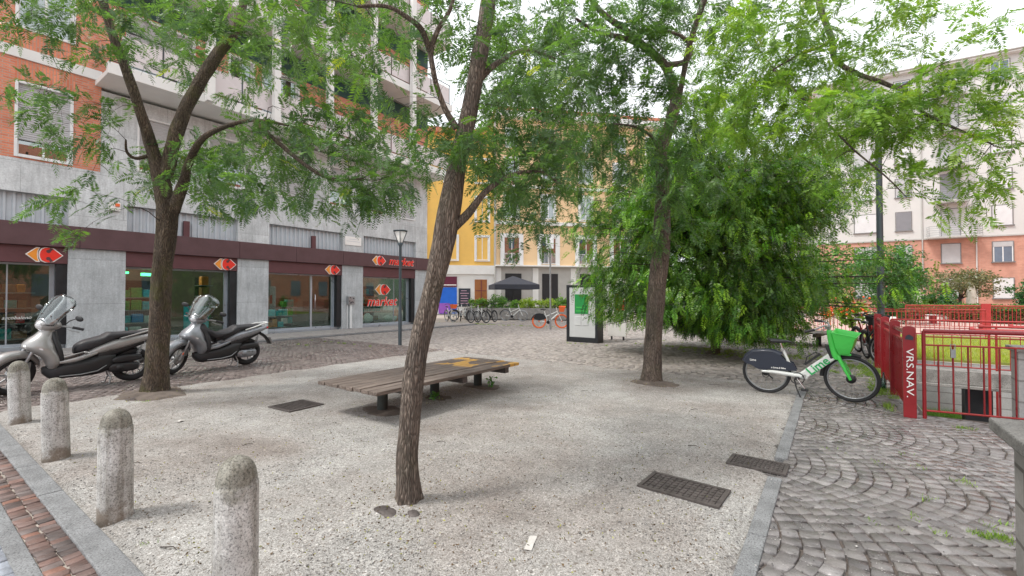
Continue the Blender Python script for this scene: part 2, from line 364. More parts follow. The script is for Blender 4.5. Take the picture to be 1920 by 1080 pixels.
M['lime'] = mat('lime_green', (.07, .62, .09), .35, 0, .06, 4, 0, coat=.3)
M['limetext'] = mat('green_lettering', (.02, .36, .10), .4, 0, .04, 4, 0)
M['bikewhite'] = mat('white_bike_paint', (.70, .72, .70), .35, 0, .06, 4, 0, coat=.3)
M['orange'] = mat('orange_plastic', (.85, .16, .04), .45, 0, .08, 4, 0)
M['wood'] = None
M['polegrey'] = mat('pole_grey', (.075, .095, .11), .5, .3, .1, 4, 0)
M['yellowwall'] = mat('yellow_plaster', (.80, .50, .13), .85, 0, .08, 1, .15)
M['peachwall'] = mat('peach_plaster', (.78, .56, .33), .85, 0, .08, 1, .15)
M['greyplaster'] = mat('grey_plaster', (.60, .59, .575), .85, 0, .05, .6, .1)
M['lowerstone'] = mat('ground_floor_stone', (.44, .43, .41), .8, 0, .12, 1.5, .1)
M['shutter'] = None
M['rooftile'] = mat('roof_tile', (.55, .20, .12), .8, 0, .2, 5, .3)
M['darkin'] = mat('dark_interior', (.035, .032, .03), .8, 0, .2, 3, 0)
M['shopwall'] = mat('shop_wall', (.13, .11, .085), .8, 0, .4, .8, 0)
M['shopfloor'] = mat('shop_floor', (.05, .07, .07), .3, 0, .1, 2, 0)
M['blue'] = mat('blue_shutter', (.01, .13, .62), .5, 0, .1, 3, 0)
M['purple'] = mat('purple_paint', (.30, .10, .50), .5, 0, .1, 3, 0)
M['maroon'] = mat('maroon_sign', (.12, .012, .04), .5, 0, .1, 3, 0)
M['board'] = mat('chalk_board', (.03, .035, .05), .7, 0, .3, 8, 0)
M['brownwood'] = mat('brown_wood', (.30, .11, .03), .6, 0, .2, 4, 0)
M['awning'] = mat('awning_cloth', (.032, .036, .05), .8, 0, .15, 4, .1)
M['canvas'] = mat('parasol_canvas', (.66, .63, .55), .8, 0, .08, 5, .1)
M['kioskwhite'] = mat('kiosk_panel', (.52, .53, .53), .4, 0, .04, 3, 0)
M['greenposter'] = mat('green_poster', (.01, .24, .05), .4, 0, .15, 5, 0)
M['pinkpave'] = brick_mat('pink_paving', (.56, .38, .33), (.50, .34, .30), (.4, .3, .27), 'xy', .5, .5, .012, bumpv=.1)
M['castiron'] = mat('cast_iron', (.10, .085, .08), .6, .4, .35, 12, .4)
M['greenband'] = mat('dark_green_band', (.012, .055, .045), .6, 0, .15, 2, 0)
M['frosted'] = mat('frosted_panel', (.62, .57, .57), .3, 0, .04, 2, 0)
M['soil'] = mat('dark_soil', (.07, .05, .035), .95, 0, .4, 9, .8)
M['lawn'] = mat('lawn_soil', (.22, .24, .05), .95, 0, .3, 2, .5)
M['paper'] = mat('paper', (.50, .48, .45), .8, 0, .05, 8, 0)
M['bottle'] = glass_mat('bottle_glass', (.05, .35, .28), .1)
M['leaf'] = leaf_mat('leaflet'); M['leafdark'] = leaf_mat('dense_leaf', .33); M['grass'] = leaf_mat('grass_blade', .35, .6)
M['flower'] = mat('orange_flower', (.85, .12, .02), .6, 0, .2, 9, 0)
M['bark1'] = bark_mat('bark_mossy', (.050, .036, .026), (.135, .105, .078), (.085, .085, .02), .7)
M['bark2'] = bark_mat('bark_brown', (.082, .064, .053), (.205, .168, .142), (.07, .07, .03), .3)
M['twig'] = mat('twig_bark', (.055, .042, .035), .9, 0, .3, 9, .3)
def shutter_mat(name, c):
    m, t, b = nodes(name); wv = t.nodes.new('ShaderNodeTexWave'); wv.bands_direction = 'Z'; wv.inputs['Scale'].default_value = 3.2; wv.wave_profile = 'SAW'
    v = mapping(t); t.links.new(v, wv.inputs['Vector']); b.inputs['Roughness'].default_value = .55
    n = noise_n(t, v, 2, 5); cc = ramp(t, n, [(.3, tuple(x*.88 for x in c)), (.7, c)])
    cc = mixc(t, 1.0, cc, ramp(t, wv.outputs['Fac'], [(.0, (.78,)*3), (.15, (1,)*3)]), 'MULTIPLY'); t.links.new(cc, b.inputs['Base Color'])
    bump(t, b, wv.outputs['Fac'], .4, .01); return m
M['shutter'] = shutter_mat('roller_shutter', (.50, .50, .51)); M['shutterd'] = shutter_mat('grey_shutter', (.24, .24, .26)); M['shutterw'] = shutter_mat('white_shutter', (.72, .72, .73))
def wood_mat():
    m, t, b = nodes('weathered_wood'); v = mapping(t, (14, .8, 14)); n = noise_n(t, v, 3, 7, .7); g = noise_n(t, mapping(t), 2.2, 4)
    c = ramp(t, n, [(.28, (.045, .035, .03)), (.5, (.14, .108, .09)), (.72, (.26, .215, .185))])
    c = mixc(t, 1.0, c, ramp(t, g, [(.3, (.75,)*3), (.7, (1.15,)*3)]), 'MULTIPLY')
    # remains of yellow paint on the planks
    sp = t.nodes.new('ShaderNodeSeparateXYZ'); tc = t.nodes.new('ShaderNodeTexCoord'); t.links.new(tc.outputs['Object'], sp.inputs[0])
    band = ramp(t, math_n(t, 'MULTIPLY', sp.outputs[1], .1), [(.045, (0,)*3), (.06, (.9,)*3), (.15, (.9,)*3), (.165, (0,)*3)])
    pn = noise_n(t, mapping(t, (1.8, 1, 1)), 2.2, 3, .5, .3); ps = ramp(t, pn, [(.52, (0,)*3), (.56, (1,)*3)])
    wear = ramp(t, n, [(.3, (.25,)*3), (.5, (1,)*3)])
    k = mixc(t, 1.0, mixc(t, 1.0, band, ps, 'MULTIPLY'), wear, 'MULTIPLY'); c = mixc(t, k, c, (.62, .34, .06))
    t.links.new(c, b.inputs['Base Color']); b.inputs['Roughness'].default_value = .7; bump(t, b, n, .5, .008)
    return m
M['wood'] = wood_mat()
# ------------------------------------------------------------------ ground, paving, kerbs
def sheet_with_hole(name, hx0, hx1, hy0, hy1, z, mat_, R=170):
    xs = [-R, hx0, hx1, R]; ys = [-R, hy0, hy1, R]; b = MB(); vs = [(x, y, z) for y in ys for x in xs]
    fs = [(j*4+i, j*4+i+1, (j+1)*4+i+1, (j+1)*4+i) for j in range(3) for i in range(3) if not (i == 1 and j == 1)]
    b.add(vs, fs); return tag(b.build(name, mat_), kind='structure')
M['groundfar'] = mat('dusty_ground', (.36, .32, .28), .9, 0, .25, .5, .4, 14)
sheet_with_hole('ground', .98, 9.0, 7.75, 14.4, -.05, M['groundfar'])

def stones(name, c, ang, size, zt, mat_, col, inset=.075, jit=.075, drop=.045, smooth=False):
    N = len(c); ca, sa = np.cos(ang), np.sin(ang)
    base = np.array([[-1,-1],[1,-1],[1,1],[-1,1]], float)*.5
    q = base[None]*size[:, None, :]; q = q+RNG.normal(0, 1, q.shape)*jit*size[:, None, :]*.5
    def ring(sc, z):
        p = q*sc; x = p[..., 0]*ca[:, None]-p[..., 1]*sa[:, None]+c[:, 0:1]; y = p[..., 0]*sa[:, None]+p[..., 1]*ca[:, None]+c[:, 1:2]
        zz = np.broadcast_to(np.asarray(z).reshape(N, -1), x.shape); return np.stack([x, y, zz], -1)
    tilt = RNG.normal(0, .0018, (N, 4))
    V = np.concatenate([ring(1, zt-drop), ring(1, zt-.004), ring(1-inset, (zt[:, None]+tilt))], 1)
    f = []
    for k in range(4):
        k2 = (k+1) % 4; f += [[k, k2, 4+k2, 4+k], [4+k, 4+k2, 8+k2, 8+k]]
    f.append([8, 9, 10, 11]); f = np.array(f); F = (np.arange(N)[:, None, None]*12+f[None]).reshape(-1, 4)
    ob = npmesh(name, V.reshape(-1, 3), F, mat_, None, np.repeat(col, 12, 0), smooth=smooth)
    return tag(ob, kind='structure')
def arc_layout(x0, x1, y0, y1, keep, W=1.3, s=.105, rot=0.0):
    """cobbles laid in rows of segmental arcs"""
    c = []; a = []; sz = []; R = W*.62; amax = math.asin(W/2/R)
    for ci in range(int(math.floor(x0/W)), int(math.ceil(x1/W))+1):
        xc = ci*W
        for r in range(int((y0-1)/s)-2, int((y1+1)/s)+2):
            n = int(2*amax*R/s); off = (r % 2)*.5
            for k in range(n):
                th = -amax+2*amax*(k+off*.9+.05)/n
                x = xc+R*math.sin(th); y = r*s+R*math.cos(th)-R
                if x0 < x < x1 and y0 < y < y1 and keep(x, y): c.append((x, y)); a.append(-th); sz.append((s*.95, s*.95*(.62+.38*math.cos(th))))
    return np.array(c), np.array(a), np.array(sz)
def cobbles(name, x0, x1, y0, y1, keep, mat_, base, tint, s=.105, W=1.3, dust=0.0, zt=0.0):
    c, a, sz = arc_layout(y0, y1, x0, x1, lambda p, q: keep(q, p), W, s); N = len(c); c = c[:, ::-1].copy(); a = math.pi/2-a
    sz = sz*RNG.uniform(.86, 1.03, (N, 2)); a = a+RNG.normal(0, .05, N); c = c+RNG.normal(0, s*.03, (N, 2))
    base = np.array(base); tint = np.array(tint); col = base+(tint-base)*RNG.beta(1.2, 1.8, (N, 1)); col = col*RNG.uniform(.72, 1.25, (N, 1))
    if dust: d = np.array([.40, .36, .32]); k = RNG.uniform(0, dust, (N, 1)); col = col*(1-k)+d*k
    return stones(name, c, a, sz, zt+RNG.normal(0, .0017, N), mat_, col.clip(0, 1))
FX = .77                                   # line of the stair fence
kr = lambda x, y: not (x > FX-.05 and y < 3.62) and not (x > .9 and y > 7.6)  and (y < 8.9 or x > -.5)
cobbles('cobble_paving', -.43, 3.4, 1.6, 13.5, kr, M['cobble'], (.112, .102, .102), (.218, .205, .205), s=.108, W=1.6, dust=.16)
cobbles('cobble_forecourt', -15.2, -8.75, -3, 9.2, lambda x, y: True, M['cobble'], (.11, .085, .08), (.20, .165, .155), dust=.15)
cobbles('cobble_square', -15.2, .9, 8.9, 24, lambda x, y: y > 9.2 or x > -8.8, M['cobble_dry'], (.19, .165, .155), (.30, .275, .262), s=.115, dust=.6)
b = MB(); b.add([(-15.3,-3,-.022),(-8.6,-3,-.022),(-8.6,8.9,-.022),(-15.3,8.9,-.022)], [(0,1,2,3)])
tag(b.build('paving_bed', M['dirt']), kind='structure')
b = MB(); b.add([(-.34,-.5,-.018),(FX+.18,-.5,-.018),(FX+.18,13.5,-.018),(-.34,13.5,-.018)], [(0,1,2,3)])
b.add([(FX+.18,3.4,-.018),(3.6,3.4,-.018),(3.6,7.74,-.018),(FX+.18,7.74,-.018)], [(0,1,2,3)])
tag(b.build('paving_bed', M['dirt']), kind='structure')
b = MB(); b.add([(-15.3,8.9,-.026),(-.3,8.9,-.026),(-.3,24.2,-.026),(-15.3,24.2,-.026)], [(0,1,2,3)])
tag(b.build('dirt_bed', mat('pale_joint', (.30,.26,.22), .95, 0, .3, 1, .4, 60)), kind='structure')
# gravel court, a gently uneven sheet
nx, ny = 180, 170; gx = np.linspace(-8.95, -.40, nx); gy = np.linspace(.80, 9.05, ny)
V = np.zeros((ny, nx, 3))
for j, y in enumerate(gy):
    for i, x in enumerate(gx):
        h = noise.noise((x*.9, y*.9, 0))*.012+noise.noise((x*4, y*4, 3))*.004
        e = min(x+8.95, -.40-x, y-.80, 9.05-y); h = h+.006-max(0, .16-e+noise.noise((x*3, y*3, 7))*.09)*.22
        if 8.3 < y: h -= .012*max(0, (y-8.3))
        for (tx, ty, tr) in ((-8.48, 2.49, .5), (-2.49, 2.22, .3), (-2.55, 7.74, .5)):
            d = math.hypot(x-tx, y-ty)
            if d < tr: h += .03*(1-d/tr)
        V[j, i] = (x, y, h)
idx = np.arange(nx*ny).reshape(ny, nx); F = np.stack([idx[:-1,:-1], idx[:-1,1:], idx[1:,1:], idx[1:,:-1]], -1).reshape(-1, 4)
tag(npmesh('gravel_court', V.reshape(-1, 3), F, M['gravel'], smooth=True), kind='structure')
# loose gravel
def pebbles(name, N):
    px = RNG.uniform(-100, 1800, N*6); py = 760+RNG.beta(1.0, 1.3, N*6)*420; P = []
    for a, b_ in zip(px, py):
        g = gnd(a, b_)
        if -8.7 < g.x < 1.0 and .86 < g.y < 8 and not (g.x > -.45 and RNG.random() < .80+.2*min(1, (g.x+.3)/1.1)):
            d = noise.noise((g.x*1.1, g.y*1.1, 5))+.5*noise.noise((g.x*4, g.y*4, 9))
            if d > RNG.uniform(-.55, .6): P.append((g.x, g.y))
        if len(P) >= N: break
    P = np.array(P); n = len(P); r = RNG.gamma(3, .0010, n).clip(.0015, .009)
    oc = np.array([[1,0,0],[0,1,0],[-1,0,0],[0,-1,0],[0,0,1],[0,0,-1]], float); fc = np.array([[0,1,4],[1,2,4],[2,3,4],[3,0,4],[1,0,5],[2,1,5],[3,2,5],[0,3,5]])
    sc = RNG.uniform(.6, 1.3, (n, 6, 1)); an = RNG.uniform(0, 6.28, n)
    v = oc[None]*sc*r[:, None, None]; v[..., 2] *= .7
    x = v[..., 0]*np.cos(an)[:, None]-v[..., 1]*np.sin(an)[:, None]+P[:, 0:1]; y = v[..., 0]*np.sin(an)[:, None]+v[..., 1]*np.cos(an)[:, None]+P[:, 1:2]
    zb = np.array([noise.noise((a*.9, c*.9, 0))*.012+noise.noise((a*4, c*4, 3))*.004+.006 for a, c in P])
    V = np.stack([x, y, v[..., 2]+zb[:, None]+r[:, None]*.35], -1).reshape(-1, 3)
    F = (np.arange(n)[:, None, None]*6+fc[None]).reshape(-1, 3)
    g = RNG.choice([.14, .25, .35, .50], n, p=[.3, .32, .24, .14])[:, None]*np.array([1, .96, .92])*RNG.uniform(.8, 1.15, (n, 1))
    ob = npmesh(name, V, F, attr_mat('loose_stone', rough=.8, nvar=.1, bumpv=0), None, np.repeat(g, 6, 0))
    tag(ob, 'loose grey and white gravel scattered over the court', 'gravel', kind='stuff')
pebbles('loose_gravel', 26000)
# kerbs
def kerb_run(x0, x1, y0, y1, along, step, z=.012):
    b = MB(); a0, a1 = (x0, x1) if along == 'x' else (y0, y1); p = a0
    while p < a1-.02:
        q = min(p+step*random.uniform(.9, 1.1), a1); dz = random.uniform(-.003, .003)
        if along == 'x': b.box(p+.003, q-.003, y0, y1, -.12, z+dz)
        else: b.box(x0, x1, p+.003, q-.003, -.12, z+dz)
        p = q
    return tag(b.build('kerb', M['kerb'], bevel=.008), kind='structure')
kerb_run(-9.6, -1.2, .70, .835, 'x', 1.0, .03)
kerb_run(-.45, -.345, 1.2, 4.30, 'y', .95); kerb_run(-.45, -.345, 4.82, 8.45, 'y', 1.1)
# brick strip, concrete edge and grey pavers at lower left
c = []
for row in (0, 1):
    x = -9.6
    while x < -1.2:
        wd = random.uniform(.058, .07); c.append((x+wd/2, .575+row*.09+random.uniform(-.004, .004), wd)); x += wd+.006
c = np.array(c); N = len(c); base = np.array([[.135, .08, .066]]); al = np.array([[.105, .085, .08]]); k = RNG.random((N, 1))
col = (base*k+al*(1-k))*RNG.uniform(.7, 1.45, (N, 1)); hot = RNG.random(N) < .08; col[hot] = (.20, .10, .072)
stones('brick_paving', c[:, :2], RNG.normal(0, .05, N), np.stack([c[:, 2], np.full(N, .083)], 1), .014+RNG.normal(0, .003, N), M['brickpav'], col, .12, .07)
b = MB(); b.box(-9.6, -1.2, .535, .70, -.1, .004); tag(b.build('paving_bed', M['sand']), kind='structure')
b = MB(); b.box(-9.6, -1.2, .44, .532, -.1, .012); tag(b.build('concrete_edging', M['kerb'], bevel=.006), kind='structure')
c = np.array([(x+.05, y+.05) for x in np.arange(-9.6, -1.2, .10) for y in np.arange(-.9, .38, .10)]); N = len(c)
stones('paver_walk', c+[0, .045], np.zeros(N), np.full((N, 2), .096), .014+RNG.normal(0, .0015, N), M['brickpav'], np.array([[.27, .29, .33]])*RNG.uniform(.8, 1.15, (N, 1)), .06, .01)
b = MB(); b.box(-9.6, -1.2, -1, .437, -.1, 0); tag(b.build('paving_bed', M['dirt']), kind='structure')
# pavement in front of the shop
b = MB(); y = -4.0
while y < 17.5:
    for x in (-17.3, -16.6, -15.9): b.box(x+.004, x+.696, y+.004, y+.996, -.1, .07+random.uniform(-.002, .002))
    y += 1.0
tag(b.build('pavement', M['sidewalk'], bevel=.006), kind='structure')
b = MB(); y = -4.0
while y < 17.5: b.box(-15.2, -15.0, y+.004, y+.996, -.1, .05); y += 1
tag(b.build('kerb', M['kerb'], bevel=.01), kind='structure')
# pink terrace beyond
b = MB(); b.box(-1.5, 30, 23.2, 50, -.2, .02); tag(b.build('terrace', M['pinkpave']), kind='structure')
b = MB(); b.box(.95, 9.2, 14.6, 23.0, -.2, .0); tag(b.build('lawn_soil', M['lawn']), kind='structure')
# sunken passage behind the stair fence
b = MB(); b.box(.8, .98, 7.76, 14.4, -2.9, -.055); b.box(.98, 9.0, 7.6, 7.75, -2.9, -.055); b.box(9.0, 9.2, 7.6, 14.4, -2.9, -.055)
tag(b.build('retaining_wall', mat('passage_wall', (.36, .36, .35), .85, 0, .2, 1.2, .3)), kind='structure')
b = MB(); b.box(.98, 9.0, 7.75, 20, -3.0, -2.9); tag(b.build('passage_floor', M['conc']), kind='structure')
b = MB(); b.box(.9, 9.1, 12.35, 12.75, -.25, .02); b.box(.9, 9.1, 12.25, 12.35, -.31, -.25)
tag(b.build('bridge_beam', M['conc'], bevel=.01), 'long concrete beam spanning the sunken passage below the lawn', 'beam')
b = MB(); b.box(.98, 9, 14.4, 14.6, -2.9, -.06)
tag(b.build('block_wall', M['blockwall']), 'pale block wall at the back of the sunken passage', 'wall')
b = MB(); b.box(2.12, 2.50, 12.42, 12.74, -2.9, -.255); tag(b.build('passage_pillar', M['darkmetal']), 'wide dark pillar under the concrete beam of the passage', 'pillar')
b = MB(); b.box(1.78, 4.2, 7.78, 8.05, -2.9, .84); w1 = b.build('stair_wall', M['blockwall'])
tag(w1, 'pale block parapet wall at the right end of the red stair fence', 'wall')
b = MB(); b.box(1.74, 4.2, 7.74, 8.09, .842, .90); b.build('coping', M['conc'], w1, bevel=.008)
# low parapet at right front
b = MB(); b.box(FX+.02, 1.9, 1.2, 3.55, -.1, .75); w2 = b.build('parapet_wall', M['blockdark']); tag(w2, 'weathered block parapet with a concrete slab top at the right foreground', 'wall')
b = MB(); b.box(FX-.06, 2.0, 1.12, 3.63, .752, .82); b.build('coping', M['capdark'], w2, bevel=.01)

# ------------------------------------------------------------------ bollards
prof = [(.120, -.05), (.120, 0), (.118, .3), (.115, .60), (.1145, .618), (.109, .622), (.108, .63), (.1065, .65), (.099, .68), (.085, .708), (.062, .73), (.032, .743), (.001, .747)]
bl = [((-2.30, .99), 'speckled concrete bollard nearest the viewer, dark moss on its domed top'),
      ((-3.97, .95), 'concrete bollard with a dark dome, second from the foreground beside the brick strip'),
      ((-5.84, .97), 'pale concrete bollard below the silver scooter seat, third from the foreground'),
      ((-7.83, .99), 'concrete bollard in front of the scooter front wheel, farthest of the row')]
p0 = None
for i, ((x, y), lb) in enumerate(bl):
    if p0 is None:
        b = MB(); b.lathe([(r_*.80, h_) for r_, h_ in prof], n=40); o = b.build('bollard', M['bollard']); p0 = o
    else: o = p0.copy(); C.objects.link(o)
    o.location = (x, y, [0, -.01, .0, -.01][i]); o.rotation_euler = ([0, .01, -.02, .02][i], [0.01, -.012, 0.02, 0.03][i], i*1.9); tag(o, lb, 'bollard', 'concrete bollards along the gravel edge')

# ------------------------------------------------------------------ wooden platform benches
def bench(loc, lb, rz=0, s=1.0):
    t = thing('platform_bench', lb, 'bench', loc, rz, 'wide wooden platform benches'); z = .415
    for k in range(8):
        x0 = -.60+k*.15
        b = MB(); e0, e1 = random.uniform(-.015, .015), random.uniform(-.02, .02); gap = .012 if k != 4 else .03
        b.box(x0+gap, x0+.15, -1.42+e0, 1.42+e1, z-.045+random.uniform(-.004, .004), z+random.uniform(-.004, .004)); b.build('plank', M['wood'], t, bevel=.006)
    for y in (-.83, .12, 1.12):
        b = MB(); b.box(-.56, .56, y-.05, y+.05, z-.14, z-.05); b.build('crossbeam', M['castiron'], t, bevel=.004)
        for x in (-.04,):
            b = MB(); b.lathe([(.068, -.05), (.068, z-.14)], (x, y, 0), 20); b.build('leg', M['legdark'], t)
    return t
bench((-4.78, 4.68, 0), 'wide weathered plank bench with yellow paint remains on the gravel court')
bench((-1.15, 16.6, 0), 'distant platform bench partly hidden by the dense green tree', math.radians(80))

# ------------------------------------------------------------------ cast covers, tree bases, litter
def cover(cx, cy, w_, l_, rz, lb, z=.008, ribs=12):
    t = thing('drain_cover', lb, 'drain cover', (cx, cy, z), rz); b = MB(); fw = .03
    b.box(-w_/2, w_/2, -l_/2, -l_/2+fw, 0, .014); b.box(-w_/2, w_/2, l_/2-fw, l_/2, 0, .014); b.box(-w_/2, -w_/2+fw, -l_/2+fw, l_/2-fw, 0, .014); b.box(w_/2-fw, w_/2, -l_/2+fw, l_/2-fw, 0, .014)
    b.build('frame', M['castiron'], t)
    b = MB(); b.box(-w_/2+fw, w_/2-fw, -l_/2+fw, l_/2-fw, 0, .004); n = ribs; st = (w_-2*fw)/n
    for i in range(n):
        x = -w_/2+fw+(i+.5)*st; m = max(4, int((l_-2*fw)/.045)); sy = (l_-2*fw)/m
        for j in range(m):
            if (i+j) % 2 or True: b.box(x-st*.3, x+st*.3, -l_/2+fw+(j+.15)*sy, -l_/2+fw+(j+.8)*sy, .004, .012)
    b.build('plate', M['castiron'], t)
cover(-.95, 3.62, .60, .36, math.radians(-3), 'large rectangular cast iron cover set in the gravel near the kerb')
cover(-.55, 4.52, .46, .30, math.radians(-2), 'smaller cast iron cover breaking the stone kerb')
cover(-5.93, 3.3, .50, .50, .05, 'dark cover flush with the gravel left of the plank bench')
def base_stones(c, spots, lb):
    t = thing('root_edging', lb, 'edging', (c[0], c[1], 0))
    for (dx, dy, r, sx) in spots:
        b = MB(); b.ell((dx, dy, .0), (r*sx, r, .022), 14, 8)
        for i, v in enumerate(b.v):
            n = noise.noise(Vector(v)*9); b.v[i] = (v[0]+n*.03, v[1]+n*.02, v[2]+abs(n)*.02)
        b.build('kerb_stone', M['castiron'], t)
base_stones((-2.49, 2.22), [(-.03, -.16, .07, 1.9), (.15, -.08, .05, 1.3)], 'dark stones round the foot of the foreground trunk')
base_stones((-8.48, 2.49), [(.2, -.28, .16, 1.5), (.42, .05, .12, 1.0)], 'dark edging stones at the foot of the mossy left trunk')
base_stones((-2.55, 7.74), [(.12, -.28, .07, 1.6), (.36, -.1, .06, 1.9), (-.2, -.22, .05, 1.2)], 'dark stones round the foot of the trunk near the green bike')
def soil_shade_patch(cx, cy, rx, ry, seed, h=.03, z0=.004):
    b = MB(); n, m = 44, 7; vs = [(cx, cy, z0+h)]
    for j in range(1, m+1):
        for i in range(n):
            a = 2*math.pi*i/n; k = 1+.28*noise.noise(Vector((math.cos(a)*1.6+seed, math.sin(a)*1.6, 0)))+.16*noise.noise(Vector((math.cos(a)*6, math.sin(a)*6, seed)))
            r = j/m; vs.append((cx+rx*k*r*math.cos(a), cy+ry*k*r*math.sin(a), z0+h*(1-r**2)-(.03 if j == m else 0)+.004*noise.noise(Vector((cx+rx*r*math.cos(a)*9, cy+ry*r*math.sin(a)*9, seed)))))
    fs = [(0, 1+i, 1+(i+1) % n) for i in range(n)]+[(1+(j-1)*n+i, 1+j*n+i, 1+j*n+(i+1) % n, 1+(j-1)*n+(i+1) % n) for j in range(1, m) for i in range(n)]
    b.add(vs, fs, True); return tag(b.build('shaded_soil', M['shadedsoil']), kind='structure')
M['shadedsoil'] = mat('shaded_soil', (.12, .096, .08), .95, 0, .55, 7, .9, 70)  # dark soil, its colour deepened to paint contact shadow at trunks and bench
soil_shade_patch(-8.45, 2.45, .62, .46, 1, .05); soil_shade_patch(-2.47, 2.21, .17, .15, 2, .02); soil_shade_patch(-2.5, 7.66, .52, .34, 3, .05)
for k_, y_ in enumerate((3.85, 4.8, 5.8)): soil_shade_patch(-4.75, y_, .38, .26, 5+k_, .012, .006)
def scrap(px, py, lb, w_, l_, rz):
    g = gnd(px, py); b = MB(); n = 5; vs = []
    for i in range(n+1):
        for j in range(3): vs.append((w_*(j/2-.5), l_*(i/n-.5), .012+.012*noise.noise((i*1.7+px, j*2.1, 0))))
    fs = [(i*3+j, i*3+j+1, (i+1)*3+j+1, (i+1)*3+j) for i in range(n) for j in range(2)]; b.add(vs, fs)
    o = b.build('paper_scrap', M['paper']); o.location = g+Vector((0, 0, .004)); o.rotation_euler = (0, 0, rz)
    so = o.modifiers.new('s', 'SOLIDIFY'); so.thickness = .002; tag(o, lb, 'litter')
scrap(338, 791, 'small crumpled white paper on the gravel between bollard and bench', .06, .07, .4)
scrap(995, 1022, 'narrow strip of dirty paper lying on the gravel in the foreground', .045, .16, .35)
for (px, py, a, l) in ((300, 1030, .4, .12), (455, 838, 1.4, .09), (820, 830, .2, .1), (1290, 838, .3, .1), (1090, 735, 1., .12), (1295, 770, .8, .1), (232, 873, .8, .14), (1165, 905, 2.1, .08), (1330, 722, .1, .2)):
    g = gnd(px, py); b = MB(); d = Vector((math.cos(a), math.sin(a), 0))*l
    b.tube([g+Vector((0,0,.014)), g+d*.35+Vector((.01,.0,.022)), g+d*.7+Vector((-.008,.01,.02)), g+d+Vector((0,0,.012))], [.004, .0035, .003, .002], 5)
    tag(b.build('fallen_twig', M['twig']), 'thin dry twig lying on the gravel', 'twig', 'dry twigs on the gravel')

# ------------------------------------------------------------------ red stair fence
def fin(x, y, lb_part, t, h=1.13, w_=.30):
    b = MB(); n = 10; r = w_/2
    poly = [(-r, 0), (r, 0)]+[(r*math.cos(math.pi*i/n), h-r*.62+r*.62*math.sin(math.pi*i/n)) for i in range(n+1)]
    b.prism(poly, (x, y+.03, 0), (1, 0, 0), (0, 0, 1), -.0) if False else b.prism([(p[0], p[1]) for p in poly], (x, y+.012, 0), (1, 0, 0), (0, 0, 1), .05)
    return b.build('fin_post', M['redpaint'], t, bevel=.006)
t = thing('stair_fence', 'bright red steel fence with broad round topped posts beside the cobbles', 'fence', (0, 0, 0))
for k in range(4):
    y = 7.40+k*1.55; fin(FX+.0, y, '', t, w_=.125)
for k in range(3):
    y0 = 7.40+k*1.55+.03; y1 = y0+1.49
    b = MB(); b.tube([(FX-.0, y0, 1.03), (FX, y1, 1.03)], .028, 10); b.build('top_rail', M['redpaint'], t)
    for zz in (.10, .90): b = MB(); b.box(FX-.02, FX+.02, y0, y1, zz, zz+.025); b.build('rail', M['redpaint2'], t)
    for i in range(13):
        yy = y0+.06+i*(1.37/12); b = MB(); b.box(FX-.025, FX+.025, yy-.010, yy+.010, .126, .899); b.build('bar', M['redpaint'], t)
b = MB()
ov = Vector((FX, 7.40-.0405, .55)); b.text('VRS.NAV.', .098, ov, (0, 0, -1), (1, 0, 0), .003, sx=1.5)
o = b.build('lettering', M['letter_white'], t)
b = MB(); b.prism([(-.04, -.02), (.035, -.03), (.04, .01), (.0, .04), (-.03, .025)], (FX, 7.3585, .985), (1, 0, 0), (0, 0, 1), .003); b.build('sticker', M['board'], t)
t = thing('passage_fence', 'red bar fence in front of the sunken passage, padlock hanging on it', 'fence', (0, 0, 0))
def bar_fence(t, A, B, zt, nb, mt, mb=None, r=.026, bar=.009, zb=.10, zm=.9, mid=1.0, posts=(0, 1), ph=None):
    A = Vector(A); B = Vector(B); d = B-A; mb = mb or mt; up = Vector((0, 0, 1))
    b = MB(); b.tube([A+up*zt, B+up*zt], r, 8); b.build('top_rail', mt, t)
    for zz, rr in ((zm, .011), (mid, .008), (zb, .013)): b = MB(); b.tube([A+up*zz, B+up*zz], rr, 6); b.build('rail', mb, t)
    for i in range(nb):
        p = A+d*((i+1)/(nb+1)); b = MB(); b.tube([p+up*zb, p+up*zm], bar, 6); b.build('bar', mt, t)
    for k in posts:
        p = A+d*k; b = MB(); b.tube([p, p+up*(ph or zt)], .02, 8); b.build('post', mt, t)
bar_fence(t, (FX+.14, 7.43, 0), (2.9, 7.72, 0), 1.07, 14, M['redpaint'], M['redpaint2'])
b = MB(); o = Vector((1.17, 7.44, .83)); b.box(o.x-.022, o.x+.022, o.y-.025, o.y+.012, o.z-.07, o.z+.03); b.tube([o+Vector((-.02,0,.03)), o+Vector((-.02,0,.09)), o+Vector((.02,0,.09)), o+Vector((.02,0,.03))], .006, 6)
tag(b.build('padlock', M['grey'], bevel=.008), 'grey padlock box hanging on the red bars of the passage fence', 'padlock')
t = thing('lawn_fence', 'thin red bar fence standing on the concrete beam before the lawn', 'fence', (0, 0, 0))
bar_fence(t, (1.02, 12.5, 0), (6.5, 12.5, 0), 1.0, 40, M['redpaint2'], None, .018, .007, .08, .72, .85, (0, .5, 1))
t = thing('terrace_fence', 'long red bar fence at the edge of the pink terrace', 'fence', (0, 0, 0))
bar_fence(t, (-2.6, 22.6, 0), (4.4, 22.6, 0), 1.0, 52, M['redpaint2'], None, .022, .010, .10, .9, .95, (0, .33, .66, 1))
t = thing('hedge_fence', 'red bar fence running in front of the long hedge', 'fence', (0, 0, 0))
bar_fence(t, (2.9, 28.8, 0), (14, 28.8, 0), 1.05, 90, M['redpaint2'], None, .028, .012, .10, .95, 1.0, (0, .5, 1))
b = MB(); b.box(5.45, 5.75, 28.6, 28.75, 0, 1.15); tag(b.build('gate_post', M['redpaint2'], bevel=.01), 'broad red steel post standing at the hedge fence', 'post')
